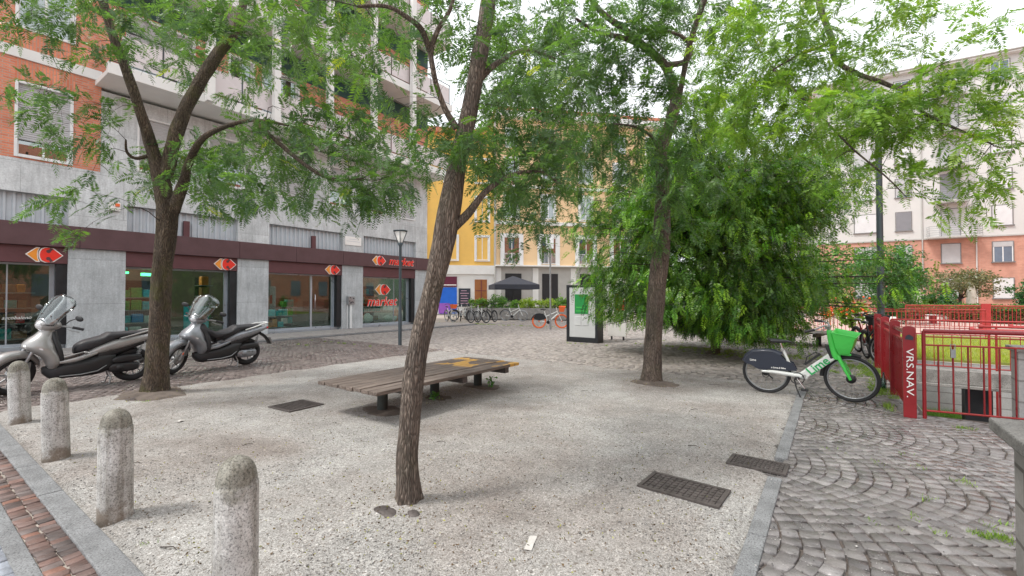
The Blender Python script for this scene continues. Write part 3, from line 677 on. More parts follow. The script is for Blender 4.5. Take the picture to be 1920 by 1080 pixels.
for (px, py, d) in ((1819, 618, 8.6), (1836, 612, 9.6), (1893, 612, 9.8)):
    p = at(px, py, d); b = MB(); b.tube([p, p+Vector((2.4, .1, -.03))], .022, 8); b.tube([p+Vector((-.01, 0, 0)), p+Vector((.05, 0, 0))], .05, 12); b.tube([p+Vector((.25, 0, 0)), Vector((p.x+.25, p.y, -2.6))], .02, 8); b.tube([p+Vector((2.0, .08, 0)), Vector((p.x+2.0, p.y+.08, -2.6))], .02, 8)
    tag(b.build('handrail', M['redpaint2']), 'red stair handrail with a round end cap above the sunken passage', 'handrail', 'stair handrails over the passage')
b = MB(); b.lathe([(.035, 0), (.037, .01), (.037, .17), (.03, .2), (.014, .24), (.013, .29), (.016, .295), (.001, .296)], (FX-.12, 9.2, 0), 16)
tag(b.build('glass_bottle', M['bottle']), 'green glass bottle standing at the foot of the red stair fence', 'bottle')
# ------------------------------------------------------------------ shop building (facade plane X = -17.2, facing +X)
BX = -17.2; YV = (0, 1, 0); ZV = (0, 0, 1)
bd = thing('apartment_building', 'brick and grey stone apartment block with a supermarket on its ground floor and white balconies', 'building', (0, 0, 0))
PIL = [(-1.15, .1), (3.02, 4.27), (7.38, 8.46), (11.57, 12.63), (15.75, 16.55)]
BAY = [(.1, 3.02), (4.27, 7.38), (8.46, 11.57), (12.63, 15.75)]
Y0, Y1 = -3.0, 16.55
for a, c in PIL:
    b = MB(); b.box(BX-.45, BX, a, c, 0, 2.83); b.build('pillar', M['stonep'], bd, bevel=.008)
b = MB(); b.box(BX-.45, BX, Y0, -1.15, 0, 2.83); b.build('wall', M['stonep'], bd)
# upper fascia in plates
y = Y0; b = MB()
while y < Y1-.1:
    q = min(y+2.08, Y1+.02); b.box(BX-.1, BX+.10, y+.004, q-.004, 2.832, 3.43); y = q
b.build('fascia', M['fascia'], bd, bevel=.006)
for a, c in BAY:
    b = MB(); b.box(BX-.32, BX-.02, a, c, 2.38, 2.83); b.build('fascia', M['fascia2'], bd, bevel=.005)
    b = MB(); b.box(BX-.44, BX-.20, a, c, .0, .17); b.build('sill', M['alu'], bd, bevel=.006)
# clerestory band: corrugated louvers between stone
CL = [(-1.0, 3.02), (4.28, 7.38), (8.47, 11.6), (12.65, 15.78)]
b = MB(); b.box(BX-.3, BX, Y0, Y1, 4.215, 5.08); b.build('wall', M['stone'], bd)
prev = Y0
for a, c in CL+[(Y1, Y1)]:
    if a > prev: b = MB(); b.box(BX-.3, BX, prev, a, 3.434, 4.213); b.build('wall', M['stone'], bd)
    prev = c
for a, c in CL:
    b = MB(); n = int((c-a)/.17); st = (c-a)/n
    for i in range(n):
        y = a+i*st; b.add([(BX-.2, y, 3.44), (BX-.15, y+st*.12, 3.44), (BX-.15, y+st*.38, 3.44), (BX-.2, y+st*.5, 3.44), (BX-.2, y+st, 3.44), (BX-.2, y, 4.21), (BX-.15, y+st*.12, 4.21), (BX-.15, y+st*.38, 4.21), (BX-.2, y+st*.5, 4.21), (BX-.2, y+st, 4.21)], [(k, k+1, k+6, k+5) for k in range(4)])
    b.build('louver', M['louver'], bd)
for y in (5.75, 10.2):
    b = MB(); b.box(BX-.14, BX-.02, y, y+.16, 3.44, 3.95); b.build('bracket', M['fascia2'], bd, bevel=.005)
# first floor: brick at the left end, stone beyond
def wall_with_holes(name, m, y0, y1, z0, z1, holes, x=BX, th=.3):
    b = MB(); ys = sorted({y0, y1, *[h[0] for h in holes], *[h[1] for h in holes]})
    for ya, yb in zip(ys[:-1], ys[1:]):
        hs_ = sorted([h for h in holes if h[0] <= ya+1e-6 and h[1] >= yb-1e-6], key=lambda h: h[2]); z = z0
        for h in hs_:
            if h[2] > z: b.box(x-th, x, ya, yb, z, h[2])
            z = h[3]
        if z < z1: b.box(x-th, x, ya, yb, z, z1)
    return b.build(name, m, bd)
def window(ya, yb, za, zb, shut=.75, frame=.06, x=BX, mul=1, mt='shutter', sill=True):
    b = MB(); f = frame; xo = x+.02; xi = x-.16
    b.box(xi, xo, ya, ya+f, za, zb); b.box(xi, xo, yb-f, yb, za, zb); b.box(xi, xo, ya+f, yb-f, zb-f, zb); b.box(xi, xo+.03, ya+f, yb-f, za, za+f)
    w_ = b.build('window', M['whiteframe'], bd, bevel=.004)
    ya, yb, za, zb = ya+f, yb-f, za+f, zb-f; zs = zb-(zb-za)*shut
    b = MB(); b.box(xi+.02, xi+.03, ya, yb, za, zb); b.build('pane', M['glassd'], w_)
    b = MB(); b.box(xi+.031, xi+.05, (ya+yb)/2-.025, (ya+yb)/2+.025, za, zb); b.box(xi+.031, xi+.05, ya, yb, za, za+.05); b.box(xi+.031, xi+.05, ya, yb, zb-.05, zb)
    b.box(xi+.031, xi+.05, ya, ya+.04, za+.05, zb-.05); b.box(xi+.031, xi+.05, yb-.04, yb, za+.05, zb-.05); b.build('casement', M['whiteframe'], w_)
    if shut > 0:
        b = MB(); n = max(1, int((zb-zs)/.055)); st = (zb-zs)/n
        for i in range(n):
            z = zs+i*st; b.add([(xi+.09, ya, z), (xi+.09, yb, z), (xi+.105, yb, z+st*.5), (xi+.105, ya, z+st*.5), (xi+.09, yb, z+st), (xi+.09, ya, z+st)], [(0,1,2,3), (3,2,4,5)])
        b.build('shutter', M['shutter'], w_)
    b = MB(); b.box(xi-.3, xi-.28, ya-.1, yb+.1, za-.1, zb+.1); b.build('backing', M['darkin'], w_)
    return w_
h1 = [(1.97, 3.08, 5.12, 7.12), (-1.2, .2, 5.12, 7.12)]
wall_with_holes('brick_wall', M['brick'], Y0, 3.66, 5.083, 7.70, h1)
for a, c, z0, z1 in h1:
    window(a, c, z0, z1, .78)
    b = MB(); b.box(BX+.001, BX+.008, a-.0, c+.02, z1+.01, 7.69); b.build('soldier_course', M['brickv'], bd)
b = MB(); b.box(BX-.3, BX+.05, Y0, 3.66, 7.702, 7.98); b.build('string_course', M['white'], bd)
h2 = [(1.95, 3.10, 8.50, 10.6), (-1.2, .2, 8.5, 10.6)]
wall_with_holes('brick_wall', M['brick'], Y0, 3.66, 7.982, 11.05, h2)
for a, c, z0, z1 in h2:
    window(a, c, z0, z1, .0)
    b = MB(); b.box(BX+.001, BX+.008, a, c+.02, 7.985, z0-.01); b.build('soldier_course', M['brickv'], bd)
b = MB(); b.box(BX-.3, BX+.05, Y0, 3.66, 11.052, 11.33); b.build('string_course', M['white'], bd)
wall_with_holes('brick_wall', M['brick'], Y0, 3.66, 11.332, 18, [])
h3 = [(4.5, 5.7, 5.3, 7.0), (6.4, 7.6, 5.3, 7.0), (8.8, 10.0, 5.3, 7.0), (10.9, 12.1, 5.3, 7.0), (13.0, 14.0, 5.3, 7.0), (14.7, 15.7, 5.3, 7.0)]
wall_with_holes('wall', M['stone'], 3.66, Y1, 5.083, 7.45, h3)
for i, (a, c, z0, z1) in enumerate(h3): window(a, c, z0, z1, [.9, .5, .95, .6, .8, 1][i], .05)
# balcony floors
SL = [7.45, 10.90, 14.2]
for i, z in enumerate(SL):
    b = MB(); b.box(BX-.3, -16.05, 3.52, 17.0, z+.10, z+.24); b.box(-16.05, -15.86, 3.50, 17.02, z+.08, z+.40)
    b.build('balcony_slab', M['white'], bd, bevel=.01)
    zt = (SL+[17.6])[i+1]
    dh = [(a, a+1.5, z+.42, z+2.6) for a in (4.3, 7.7, 9.1, 13.0)] if i != 1 else [(a, a+1.4, z+.42, z+2.6) for a in (5.2, 9.9)]
    if i == 0: dh = [(4.2, 6.0, z+.42, z+2.6), (7.0, 7.9, z+.42, z+2.6), (8.15, 9.6, z+.42, z+2.6)]
    wall_with_holes('brick_wall', M['brick'], 3.66, Y1, z+.241, zt-.80, dh)
    b = MB(); b.box(BX-.3, BX+.02, 3.66, Y1, zt-.80, zt-.002); b.build('ceiling_band', M['greenband'], bd)
    for (a, c, z0, z1) in dh: window(a, c, z0, z1, .0 if a != 4.2 else .55, .07)
    # railing: thin dark steel, frosted panels between the pillars
    cols = [3.6, 5.9, 7.95, 10.0, 12.05, 14.23, 16.9]
    b = MB(); zz = z+.40; x = -15.95
    b.box(x-.015, x+.015, 3.55, 16.95, zz+1.0, zz+1.03); b.box(x-.01, x+.01, 3.55, 16.95, zz+.06, zz+.08)
    for y in cols: b.box(x-.012, x+.012, y+.16, y+.185, zz, zz+1.0); b.box(x-.012, x+.012, y-.04, y-.015, zz, zz+1.0); 
    for a, c in zip(cols[:-1], cols[1:]): b.box(x-.012, x+.012, (a+c)/2-.012, (a+c)/2+.012, zz, zz+1.0)
    b.build('railing', M['darkmetal'], bd)
    for a, c in zip(cols[:-1], cols[1:]):
        for p, q in ((a+.2, (a+c)/2-.03), ((a+c)/2+.03, c-.06)):
            b = MB(); b.box(x-.006, x+.006, p, q, zz+.10, zz+.86); b.build('railing_panel', M['frosted'], bd)
    for y in cols[1:-1]:
        b = MB(); b.box(-15.85, -15.63, y-.11, y+.11, z+.1, zt+.1); b.build('column', M['white'], bd, bevel=.008)
b = MB(); b.box(BX-.3, BX, 3.66, Y1, 17.0, 18.0); b.box(BX-9, BX-.3, Y1-.3, Y1, 0, 18); b.build('wall', M['stone'], bd)
b = MB(); b.box(BX-9, BX+.0, Y0, Y1, 18.0, 18.3); b.build('roof', M['rooftile'], bd)
# shop fronts
def vsheet(b, x, a, c, z0, z1, th=.01): b.box(x-th/2, x+th/2, a, c, z0, z1)
GX = BX-.36
for i, (a, c) in enumerate(BAY):
    b = MB(); fr = .055; e = .22
    b.box(GX-.03, GX+.03, a, a+fr, .171, 2.38); b.box(GX-.03, GX+.03, c-e-fr*1.6, c-e, .171, 2.38); b.box(GX-.03, GX+.03, a+fr, c-e-fr*1.6, .171, .171+fr); b.box(GX-.03, GX+.03, a+fr, c-e-fr*1.6, 2.33, 2.379)
    if i == 2: b.box(GX-.03, GX+.03, a+1.85, a+1.93, .227, 2.329)
    if i in (0, 3): b.box(GX-.02, GX+.02, c-1.1, c-1.07, .227, 2.329)
    w_ = b.build('shop_window', M['alu'], bd, bevel=.004)
    b = MB(); vsheet(b, GX, a+fr, c-e-fr*1.6, .228, 2.328, .012); b.build('pane', M['glass'], w_)
    b = MB(); b.box(GX-.02, GX+.3, c-e, c-.002, .172, 2.378); b.build('jamb', M['darkmetal'], w_)
    b = MB(); b.box(GX+.04, GX+.10, c-e-.002, c-e+.07, .175, 2.37); b.build('guide_rail', M['alu'], w_)
b = MB(); dx = GX+.05; b.tube([(dx, 10.48, .95), (dx+.06, 10.48, .95), (dx+.06, 10.48, 1.55), (dx, 10.48, 1.55)], .014, 8); b.build('door_handle', M['chrome'], bd)
# room behind the glass
b = MB(); b.box(-24, BX-.46, Y0, Y1-.3, -.1, .1); b.build('shop_floor', M['shopfloor'], bd)
b = MB(); b.box(-24.2, -24, Y0, Y1-.3, .1, 3.4); b.box(-24, -17.7, Y0-.2, Y0, .1, 3.4); b.build('inner_wall', M['shopwall'], bd)
b = MB(); b.box(-24.2, -17.66, Y0, Y1-.3, 3.0, 3.2); b.build('ceiling', M['shopwall'], bd)
b = MB(); b.box(-24.2, -17.5, Y0, Y1-.3, 3.2, 18); b.build('inner_block', M['darkin'], bd)
M['tube'] = emis('shop_lamp', (1, .93, .8), 22); M['tubeg'] = emis('green_lamp', (.1, 1, .35), 2.5)
for (x, y) in ((-19.0, 5.6), (-19.4, 6.6), (-20.6, 5.2), (-21.3, 6.9), (-19.2, 9.6), (-21, 10.6), (-19.6, 14), (-21, 13.2), (-22.5, 9.8), (-22.6, 6.2), (-19.3, 2.1)):
    b = MB(); b.lathe([(.001, 2.90), (.17, 2.90), (.18, 2.99), (.001, 2.995)], (x, y, 0), 12); b.build('ceiling_lamp', M['tube'], bd)
b = MB(); b.box(-19.5, -19.4, 4.6, 4.9, 2.25, 2.32); b.box(-19.7, -19.6, 5.3, 5.6, 2.2, 2.3); b.build('ceiling_lamp', M['tubeg'], bd)
def shelf(y0, y1, x0, x1, levels, top, lb, rows, palette, seed):
    r = random.Random(seed); t = thing('store_shelf', lb, 'shelf', ((x0+x1)/2, (y0+y1)/2, .1)); cx, cy = (x0+x1)/2, (y0+y1)/2
    for z in levels: b = MB(); b.box(x0-cx, x1-cx, y0-cy, y1-cy, z-.03, z); b.build('board', M['grey'], t)
    b = MB(); b.box(x0-cx, x0-cx+.03, y0-cy, y1-cy, 0, top); b.build('back', M['darkin'], t)
    for z in levels[:rows]:
        y = y0+.03
        while y < y1-.2:
            wd = r.uniform(.17, .32); hh = r.uniform(.20, .33); k = r.choice(palette)
            b = MB(); b.box(x1-.3, x1-.03, y, min(y+wd, y1-.02), z+.101, z+.1+hh)
            o = b.build('product_pack', M[k], bevel=.015); tag(o, 'coloured pack on a shelf behind the shop window', 'package', 'packs on the shop shelves'); y += wd+.02
for k, c_ in dict(pk_blue=(.02, .25, .6), pk_cyan=(.05, .5, .62), pk_teal=(.03, .35, .35), pk_green=(.10, .40, .08), pk_white=(.7, .72, .72), pk_red=(.6, .04, .04), pk_orange=(.7, .25, .05), pk_yellow=(.6, .5, .08), pk_brown=(.25, .12, .05)).items():
    M[k] = mat(k, c_, .45, 0, .35, 14, 0)
shelf(4.35, 5.6, -18.6, -18.1, [.15, .55, .95, 1.35], 1.9, 'shelf of blue detergent packs behind the second shop window', 4, ['pk_blue', 'pk_cyan', 'pk_cyan', 'pk_green', 'pk_white'], 3)
shelf(6.9, 7.3, -19.6, -19.0, [.2, .6, 1.0, 1.4, 1.8], 2.1, 'tall shelf at the right side of the second shop window', 5, ['pk_brown', 'pk_orange', 'pk_green'], 5)
shelf(8.6, 9.7, -18.7, -18.1, [.15, .6], 1.0, 'low shelf with orange crates behind the glass door bay', 2, ['pk_orange', 'pk_cyan', 'pk_brown'], 8)
shelf(10.5, 11.2, -20.7, -20.1, [.15, .5, .9], 1.3, 'small shelf at the back of the glass door bay', 3, ['pk_white', 'pk_teal', 'pk_green'], 9)
shelf(.3, 2.7, -19.9, -19.3, [.15, .6, 1.05, 1.5], 1.9, 'long shelf with mixed goods behind the leftmost shop window', 4, ['pk_brown', 'pk_red', 'pk_orange', 'pk_teal', 'pk_brown'], 12)
shelf(12.9, 15.2, -19.8, -19.2, [.15, .6, 1.05, 1.5], 1.9, 'shelf of white and teal goods behind the market window', 4, ['pk_teal', 'pk_white', 'pk_teal', 'pk_brown'], 15)
b = MB(); b.box(-17.95, -17.9, 6.0, 6.75, .35, 1.15); tag(b.build('pack_display', M['pk_cyan'], bevel=.01), 'large cyan pack display standing in the second shop window', 'display')
def sack(y, z, r, lb, m='pk_white'):
    b = MB(); b.ell((-17.9, y, z), (.16, r, r*.75), 18, 12)
    for i, v in enumerate(b.v): n = noise.noise(Vector(v)*6)*.07; b.v[i] = (v[0]+n, v[1]+n*.6, v[2]+n)
    tag(b.build('white_sack', M[m]), lb, 'sack', 'white sacks in the market window')
for y, z, r in ((12.95, .38, .25), (13.4, .42, .3), (14.55, .38, .22), (14.9, .36, .2)): sack(y, z, r, 'white plastic sack lying at the foot of the market window')
b = MB(); b.lathe([(.12, .2), (.12, .75), (.09, .85), (.02, .92)], (-17.95, 15.15, 0), 16); tag(b.build('orange_container', M['orange']), 'orange container standing at the right side of the market window', 'container')
# logos and lettering
def logo(yc, zc, s, x, lb, hanging=True):
    t = thing('shop_logo', lb, 'sign', (x, yc, zc)); O = (0, 0, 0)
    def arcpts(cx, cz, r, a0, a1, n=10, k=1.0): return [(cx+r*k*math.cos(math.radians(a0+(a1-a0)*i/n)), cz+r*math.sin(math.radians(a0+(a1-a0)*i/n))) for i in range(n+1)]
    red = [(1.0, 0), (.42, .46), (.20, .50), (.0, .47), (-.16, .38), (-.26, .2), (-.29, 0), (-.26, -.2), (-.16, -.38), (.0, -.47), (.20, -.50), (.42, -.46)]
    org = [(-1.0, 0), (-.50, .42), (-.36, .44), (-.44, .24), (-.46, 0), (-.44, -.24), (-.36, -.44), (-.50, -.42)]
    sc = lambda P, k=1.0, c=(0, 0): [((p[0]-c[0])*k*s+c[0]*s, ((p[1]-c[1])*k*s+c[1]*s)*1.18) for p in P]
    b = MB(); b.prism(sc([(1.09, 0), (.52, .48), (.0, .53), (-.23, .43), (-.34, .2), (-.36, 0), (-.34, -.2), (-.23, -.43), (0, -.53), (.52, -.48)]), (0, 0, 0), YV, ZV, .012)
    b.prism(sc([(-1.1, 0), (-.5, .5), (-.27, .5), (-.375, .24), (-.39, 0), (-.375, -.24), (-.27, -.5), (-.5, -.5)]), (0, 0, 0), YV, ZV, .0125); b.build('backing', M['logo_white'], t)
    b = MB(); b.prism(sc(red), (.0125, 0, 0), YV, ZV, .014); b.build('red_part', M['logo_red'], t)
    b = MB(); b.prism(sc(org), (.0128, 0, 0), YV, ZV, .014); b.build('orange_part', M['logo_orange'], t)
    b = MB()
    for sg in (1, -1):
        b.prism(sc([(.20+.13*math.cos(a)*1.05, sg*.25+.12*math.sin(a)) for a in np.linspace(0, 6.28, 12, endpoint=False)]), (.0272, 0, 0), YV, ZV, .002)
        w4 = [(.20, sg*.30), (.31, sg*.22), (.48, sg*.42), (.30, sg*.50)]; b.prism(sc(w4 if sg > 0 else w4[::-1]), (.0270, 0, 0), YV, ZV, .0015)
    b.build('notch', M['fascia2'], t)
    return t
logo(2.57, 2.60, .33, BX-.015, 'leftmost red and orange arrow logo on the brown fascia of the first bay')
logo(6.98, 2.60, .33, BX-.015, 'red and orange arrow logo on the fascia behind the second scooter')
logo(11.12, 2.60, .33, BX-.015, 'red and orange arrow logo on the fascia above the glass shop door')
logo(13.42, 3.13, .36, BX+.105, 'red and orange arrow logo before the word market on the upper brown band')
b = MB(); b.text('market', .50, (BX+.107, 14.72, 3.14), YV, ZV, .03, shear=.25, bold=.006, sx=1.05); o = b.build('market_sign', M['logo_red']); tag(o, 'raised red italic word market on the upper brown band', 'sign')
b = MB(); b.text('market', .50, (BX+.1045, 14.735, 3.135), YV, ZV, .002, shear=.25, bold=.02, sx=1.05); b.build('letter_edge', M['logo_white'], o)
logo(14.0, 1.80, .42, GX+.012, 'red and orange arrow logo stuck on the glass of the market window')
b = MB(); b.text('market', .60, (GX+.012, 13.95, 1.22), YV, ZV, .006, shear=.25, bold=.008); o = b.build('window_lettering', M['logo_red']); tag(o, 'red italic word market on the glass of the last shop window', 'lettering')
b = MB(); b.text('market', .60, (GX+.0075, 13.965, 1.215), YV, ZV, .002, shear=.25, bold=.02); b.build('letter_edge', M['logo_white'], o)
b = MB(); b.text('arcobaleno', .12, (GX+.012, 2.12, .92), YV, ZV, .004, shear=.3); b.text('la spesa', .14, (GX+.012, 2.35, .66), YV, ZV, .004) if False else None
tag(b.build('window_lettering', M['letter_white']), 'small white script word on the leftmost shop window', 'lettering')
t = thing('alarm_box', 'small cream alarm box with an orange lamp on the grey stone wall', 'alarm', (BX, 3.98, 4.12))
b = MB(); b.box(.002, .10, -.13, .13, -.12, .12); b.build('housing', M['logo_white'], t, bevel=.012); b = MB(); b.box(.101, .15, .0, .1, 0, .09); b.build('lamp', M['orange'], t, bevel=.01)
b = MB(); b.box(BX+.003, BX+.03, 11.68, 12.5, 3.72, 4.10); o = tag(b.build('street_sign', M['logo_white'], bevel=.005), 'white street name plaque on the stone wall above the brown band', 'sign')
b = MB(); b.box(BX+.0305, BX+.033, 11.75, 12.43, 3.885, 3.90); b.box(BX+.0305, BX+.033, 11.9, 12.3, 3.98, 3.995)
b.build('lettering_line', M['louver'], o)
b = MB(); b.box(BX+.003, BX+.006, 3.25, 4.1, 1.15, 1.18)
t = thing('meter_box', 'grey meter box with dark stickers on a white pipe beside the shop door', 'meter box', (BX+.08, 11.93, .1))
b = MB(); b.box(-.07, .09, -.16, .16, 1.02, 1.38); b.build('box', M['grey'], t, bevel=.01); b = MB(); b.tube([(0, .02, 0), (0, .02, 1.02)], .055, 12); b.tube([(0, -.15, 0), (0, -.15, 1.0)], .015, 8); b.build('pipe', M['whiteframe'], t)
b = MB(); r = random.Random(4)
for k in range(9): y, z = r.uniform(-.12, .12), r.uniform(1.06, 1.34); b.prism([(-.03, -.02), (.03, -.025), (.025, .02), (-.02, .03)], (.0915+.0012*k, y, z), YV, ZV, .001)
b.build('sticker', M['board'], t)

# ------------------------------------------------------------------ back buildings (facade turned 46 degrees)
def facade(name, lb, P, ang, loc_build):
    t = thing(name, lb, 'building', (P[0], P[1], 0), math.radians(ang)); loc_build(t); return t
def fwin(t, u0, u1, z0, z1, frame='whiteframe', shut=None, arch=False, deep=.12, surround=0, name='window', pane='glassd'):
    b = MB()
    if surround: s = surround; b.box(u0-s, u0, -.06, .02, z0-s*.3, z1+s); b.box(u1, u1+s, -.06, .02, z0-s*.3, z1+s); b.box(u0, u1, -.07, .02, z1, z1+s); b.box(u0-s, u1+s, -.12, .02, z0-s*.7, z0-s*.301)
    f = .05; b.box(u0, u0+f, -.02, .03, z0, z1); b.box(u1-f, u1, -.02, .03, z0, z1); b.box(u0+f, u1-f, -.02, .03, z1-f, z1); b.box(u0+f, u1-f, -.03, .03, z0, z0+f); b.box((u0+u1)/2-.03, (u0+u1)/2+.03, -.015, .03, z0+f, z1-f)
    w_ = b.build(name, M[frame], t)
    b = MB(); b.box(u0+f, u1-f, .002, .012, z0+f, z1-f); b.build('pane', M[pane], w_)
    b = MB(); b.box(u0+f, u1-f, .05, .06, z0+f, z1-f); b.build('backing', M['darkin'], w_)
    if shut:
        zs = z1-(z1-z0)*shut[1]; b = MB(); b.box(u0+f*.6, u1-f*.6, -.025-.012, -.016, zs, z1-.01); b.build('shutter', M[shut[0]], w_)
    return w_
def yb_(t):
    b = MB(); b.box(-14, -.15, .0, 10, 4.05, 15.0); b.build('wall', M['yellowwall'], t)
    b = MB(); b.box(-14, -.15, .0, 10, 0, 3.3); b.build('base_wall', M['white'], t)
    b = MB(); b.box(-14, -.15, -.12, 10, 3.302, 4.048); b.build('cornice', M['white'], t)
    b = MB(); b.box(-14.1, -.15, -.4, 10, 15.0, 15.4); b.build('roof', M['rooftile'], t)
    for z in (4.5, 7.8, 11.0):
        for u in (-1.69, -4.3, -6.9): fwin(t, u, u+1.0, z, z+1.95, surround=.16, shut=None)
    b = MB(); b.box(-4.75, -3.3, -.06, -.004, .02, 2.2); b.build('door', M['blue'], t)
    b = MB(); b.box(-4.8, -3.9, -.09, -.062, .05, .9); b.build('door_painting', M['purple'], t)
    b = MB(); b.box(-4.75, -3.3, -.08, -.004, 2.25, 3.1); o = b.build('shop_sign', M['maroon'], t)
    b = MB(); b.box(-4.7, -3.35, -.095, -.081, 2.36, 2.44); b.build('stripe', M['logo_white'], o)
    b = MB(); b.box(-3.15, -2.18, -.06, -.004, .6, 2.12); o = b.build('chalk_board', M['board'], t)
    b = MB(); r = random.Random(2)
    for k in range(6):
        zz = 1.9-k*.21; b.box(-3.05+r.uniform(0, .1), -2.3-r.uniform(0, .2), -.066, -.0605, zz, zz+.05)
    b.build('chalk_line', mat('chalk', (.55, .35, .45), .8, 0, .2, 9, 0), o)
    b = MB(); b.box(-1.82, -.79, -.05, -.004, .3, 2.87); o = b.build('door', M['brownwood'], t)
    b = MB(); b.box(-1.3, -1.25, -.07, -.052, .3, 2.8); b.box(-1.75, -.85, -.07, -.052, 1.9, 1.95); b.build('door_rail', M['maroon'], o)
facade('yellow_house', 'yellow plastered house with white ground floor and a bright blue shutter door', (-23.1, 30.2), 46, yb_)
def pb_(t):
    b = MB(); b.box(-.1, 16, .03, 10, 4.1, 16.6); b.build('wall', M['peachwall'], t)
    b = MB(); b.box(-.1, 16, .0, 10, 0, 3.98); b.build('base_wall', M['lowerstone'], t)
    for z, h, d in ((3.982, .11, .55), (7.55, .3, .22), (10.7, .25, .16), (16.6, .5, .7)): b = MB(); b.box(-.1, 16, -d, .6, z, z+h); b.build('cornice', M['white'], t, bevel=.02)
    b = MB(); b.box(-.2, 16.1, -.7, 10, 17.1, 17.4); b.build('roof', M['rooftile'], t)
    b = MB(); b.box(-.2, -.02, -.1, .0, 0, 16.5); b.tube([(-.1, -.16, 0), (-.1, -.16, 16)], .07, 8); b.build('downpipe', M['lowerstone'], t)
    for u in (.67, 3.9, 7.3, 10.5, 13.5):
        fwin(t, u, u+1.35, 4.25, 6.5, surround=.32); fwin(t, u+.15, u+1.15, 8.15, 10.1, surround=.2); fwin(t, u+.15, u+1.15, 11.4, 13.2, surround=.18); fwin(t, u+.2, u+1.1, 14.2, 15.8, surround=.12)
        b = MB(); b.box(u-.2, u+1.55, -.55, -.52, 5.05, 5.09); b.box(u-.2, u+1.55, -.55, -.52, 4.1, 4.13)
        for k in range(15): b.box(u-.2+k*.121, u-.18+k*.121, -.545, -.525, 4.13, 5.05)
        b.build('railing', M['whiteframe'], t)
        o = MB(); o.box(u+.1, u+1.5, -.05, -.004, 1.0, 3.4); o.build('shop_shutter', M['darkmetal'], t)
        o = MB(); o.box(u-.75, u-.25, -.08, -.002, .0, 3.9); o.build('pilaster', M['white'], t)
facade('peach_house', 'peach plastered house with white arched trims, cornices and small balconies', (-23.1, 30.2), 46, pb_)
t = thing('cafe_parasol', 'wide dark awning parasol in front of the peach house', 'parasol', at(962, 597, 35.0))
t.location.z = 0; t.rotation_euler = (0, 0, math.radians(46))
b = MB(); b.add([(-1.7,-1.7,2.35),(1.7,-1.7,2.35),(1.7,1.7,2.35),(-1.7,1.7,2.35),(0,0,3.05),(-1.7,-1.7,2.0),(1.7,-1.7,2.0),(1.7,1.7,2.0),(-1.7,1.7,2.0)], [(0,1,4),(1,2,4),(2,3,4),(3,0,4),(5,6,1,0),(6,7,2,1),(7,8,3,2),(8,5,0,3)]); b.build('canopy', M['awning'], t)
b = MB(); b.tube([(0,0,0),(0,0,3.0)], .04, 8); b.build('pole', M['darkmetal'], t); b = MB(); b.box(-.4,.4,-.4,.4,0,.1); b.build('base', M['darkmetal'], t)
# right hand building
def rb_(t):
    W0, W1 = -13.2, 22
    b = MB(); b.box(W0, W1, 0, 9, -.1, 6.68); b.build('brick_wall', M['pinkbrick'], t)
    b = MB(); b.box(W0, W1, -.03, 9, 6.80, 22.4); b.build('wall', M['greyplaster'], t)
    b = MB(); b.box(W0-.05, W1, -.10, 9, 6.682, 6.798); b.build('string_course', M['lowerstone'], t)
    b = MB(); b.box(W0-.3, W1, -.6, 9.3, 22.4, 22.62); b.build('eaves', M['white'], t, bevel=.03); b = MB(); b.tube([(W0-.3, -.66, 22.6), (W1, -.66, 22.6)], .09, 8); b.build('gutter', M['lowerstone'], t)
    b = MB(); b.add([(W0-.4,-.62,22.63),(W1,-.62,22.63),(W1,4.5,24.6),(W0-.4,4.5,24.6),(W1,9.4,22.63),(W0-.4,9.4,22.63)], [(0,1,2,3),(3,2,4,5),(0,3,5),(1,4,2)]); b.build('roof', M['rooftile'], t)
    r = random.Random(6)
    for k in range(7):
        z = 1.3+3.17*k; hh = 1.72
        for u, wd in ((-.56, 1.22), (-7.05, 1.08), (-10.2, 1.75), (3.4, 1.4), (7.0, 1.2), (10.5, 1.2)):
            if k == 6 and u != -.56: hh = 1.5
            sh = r.choice([('shutterw', 1.0), ('shutter', 1.0), ('shutter', .9), ('shutterd', 1.0)])
            if (u, k) == (-.56, 1): sh = ('shutter', .25)
            if (u, k) in ((-.56, 2), (-.56, 3), (-.56, 4)): sh = ('shutterw', 1.0)
            if k == 6: sh = None
            fwin2(t, u, u+wd, z, z+hh, sh, 'pinkbrick' if k < 2 else 'greyplaster')
        z0 = z if k < 2 else z-.8
        fwin2(t, -3.87, -2.65, z0+(.0 if k < 2 else .0), z+hh, ('shutter' if k not in (3,) else 'shutterd', 1.0), '')
        if k >= 2:
            wide = k == 2; a, c = (-4.95, -1.4) if wide else (-4.25, -2.2)
            b = MB(); b.box(a, c, -1.0, -.032, z-.98, z-.80 if wide else z-.72); b.build('balcony', M['lowerstone'], t, bevel=.03)
            b = MB(); zt = z+.12
            for zz in np.linspace(z-.65, zt, 5): b.tube([(a+.04, -.05, zz), (a+.04, -.96, zz), (c-.04, -.96, zz), (c-.04, -.05, zz)], .016, 5)
            for uu in np.linspace(a+.04, c-.04, 6 if wide else 4): b.tube([(uu, -.96, z-.78), (uu, -.96, zt)], .016, 5)
            b.build('railing', M['grey'], t)
    for u in (-5.2, -1.6): b = MB(); b.tube([(u, -.09, 0), (u, -.09, 22.4)], .05, 8); b.build('downpipe', M['greyplaster' if u > -3 else 'lowerstone'], t)
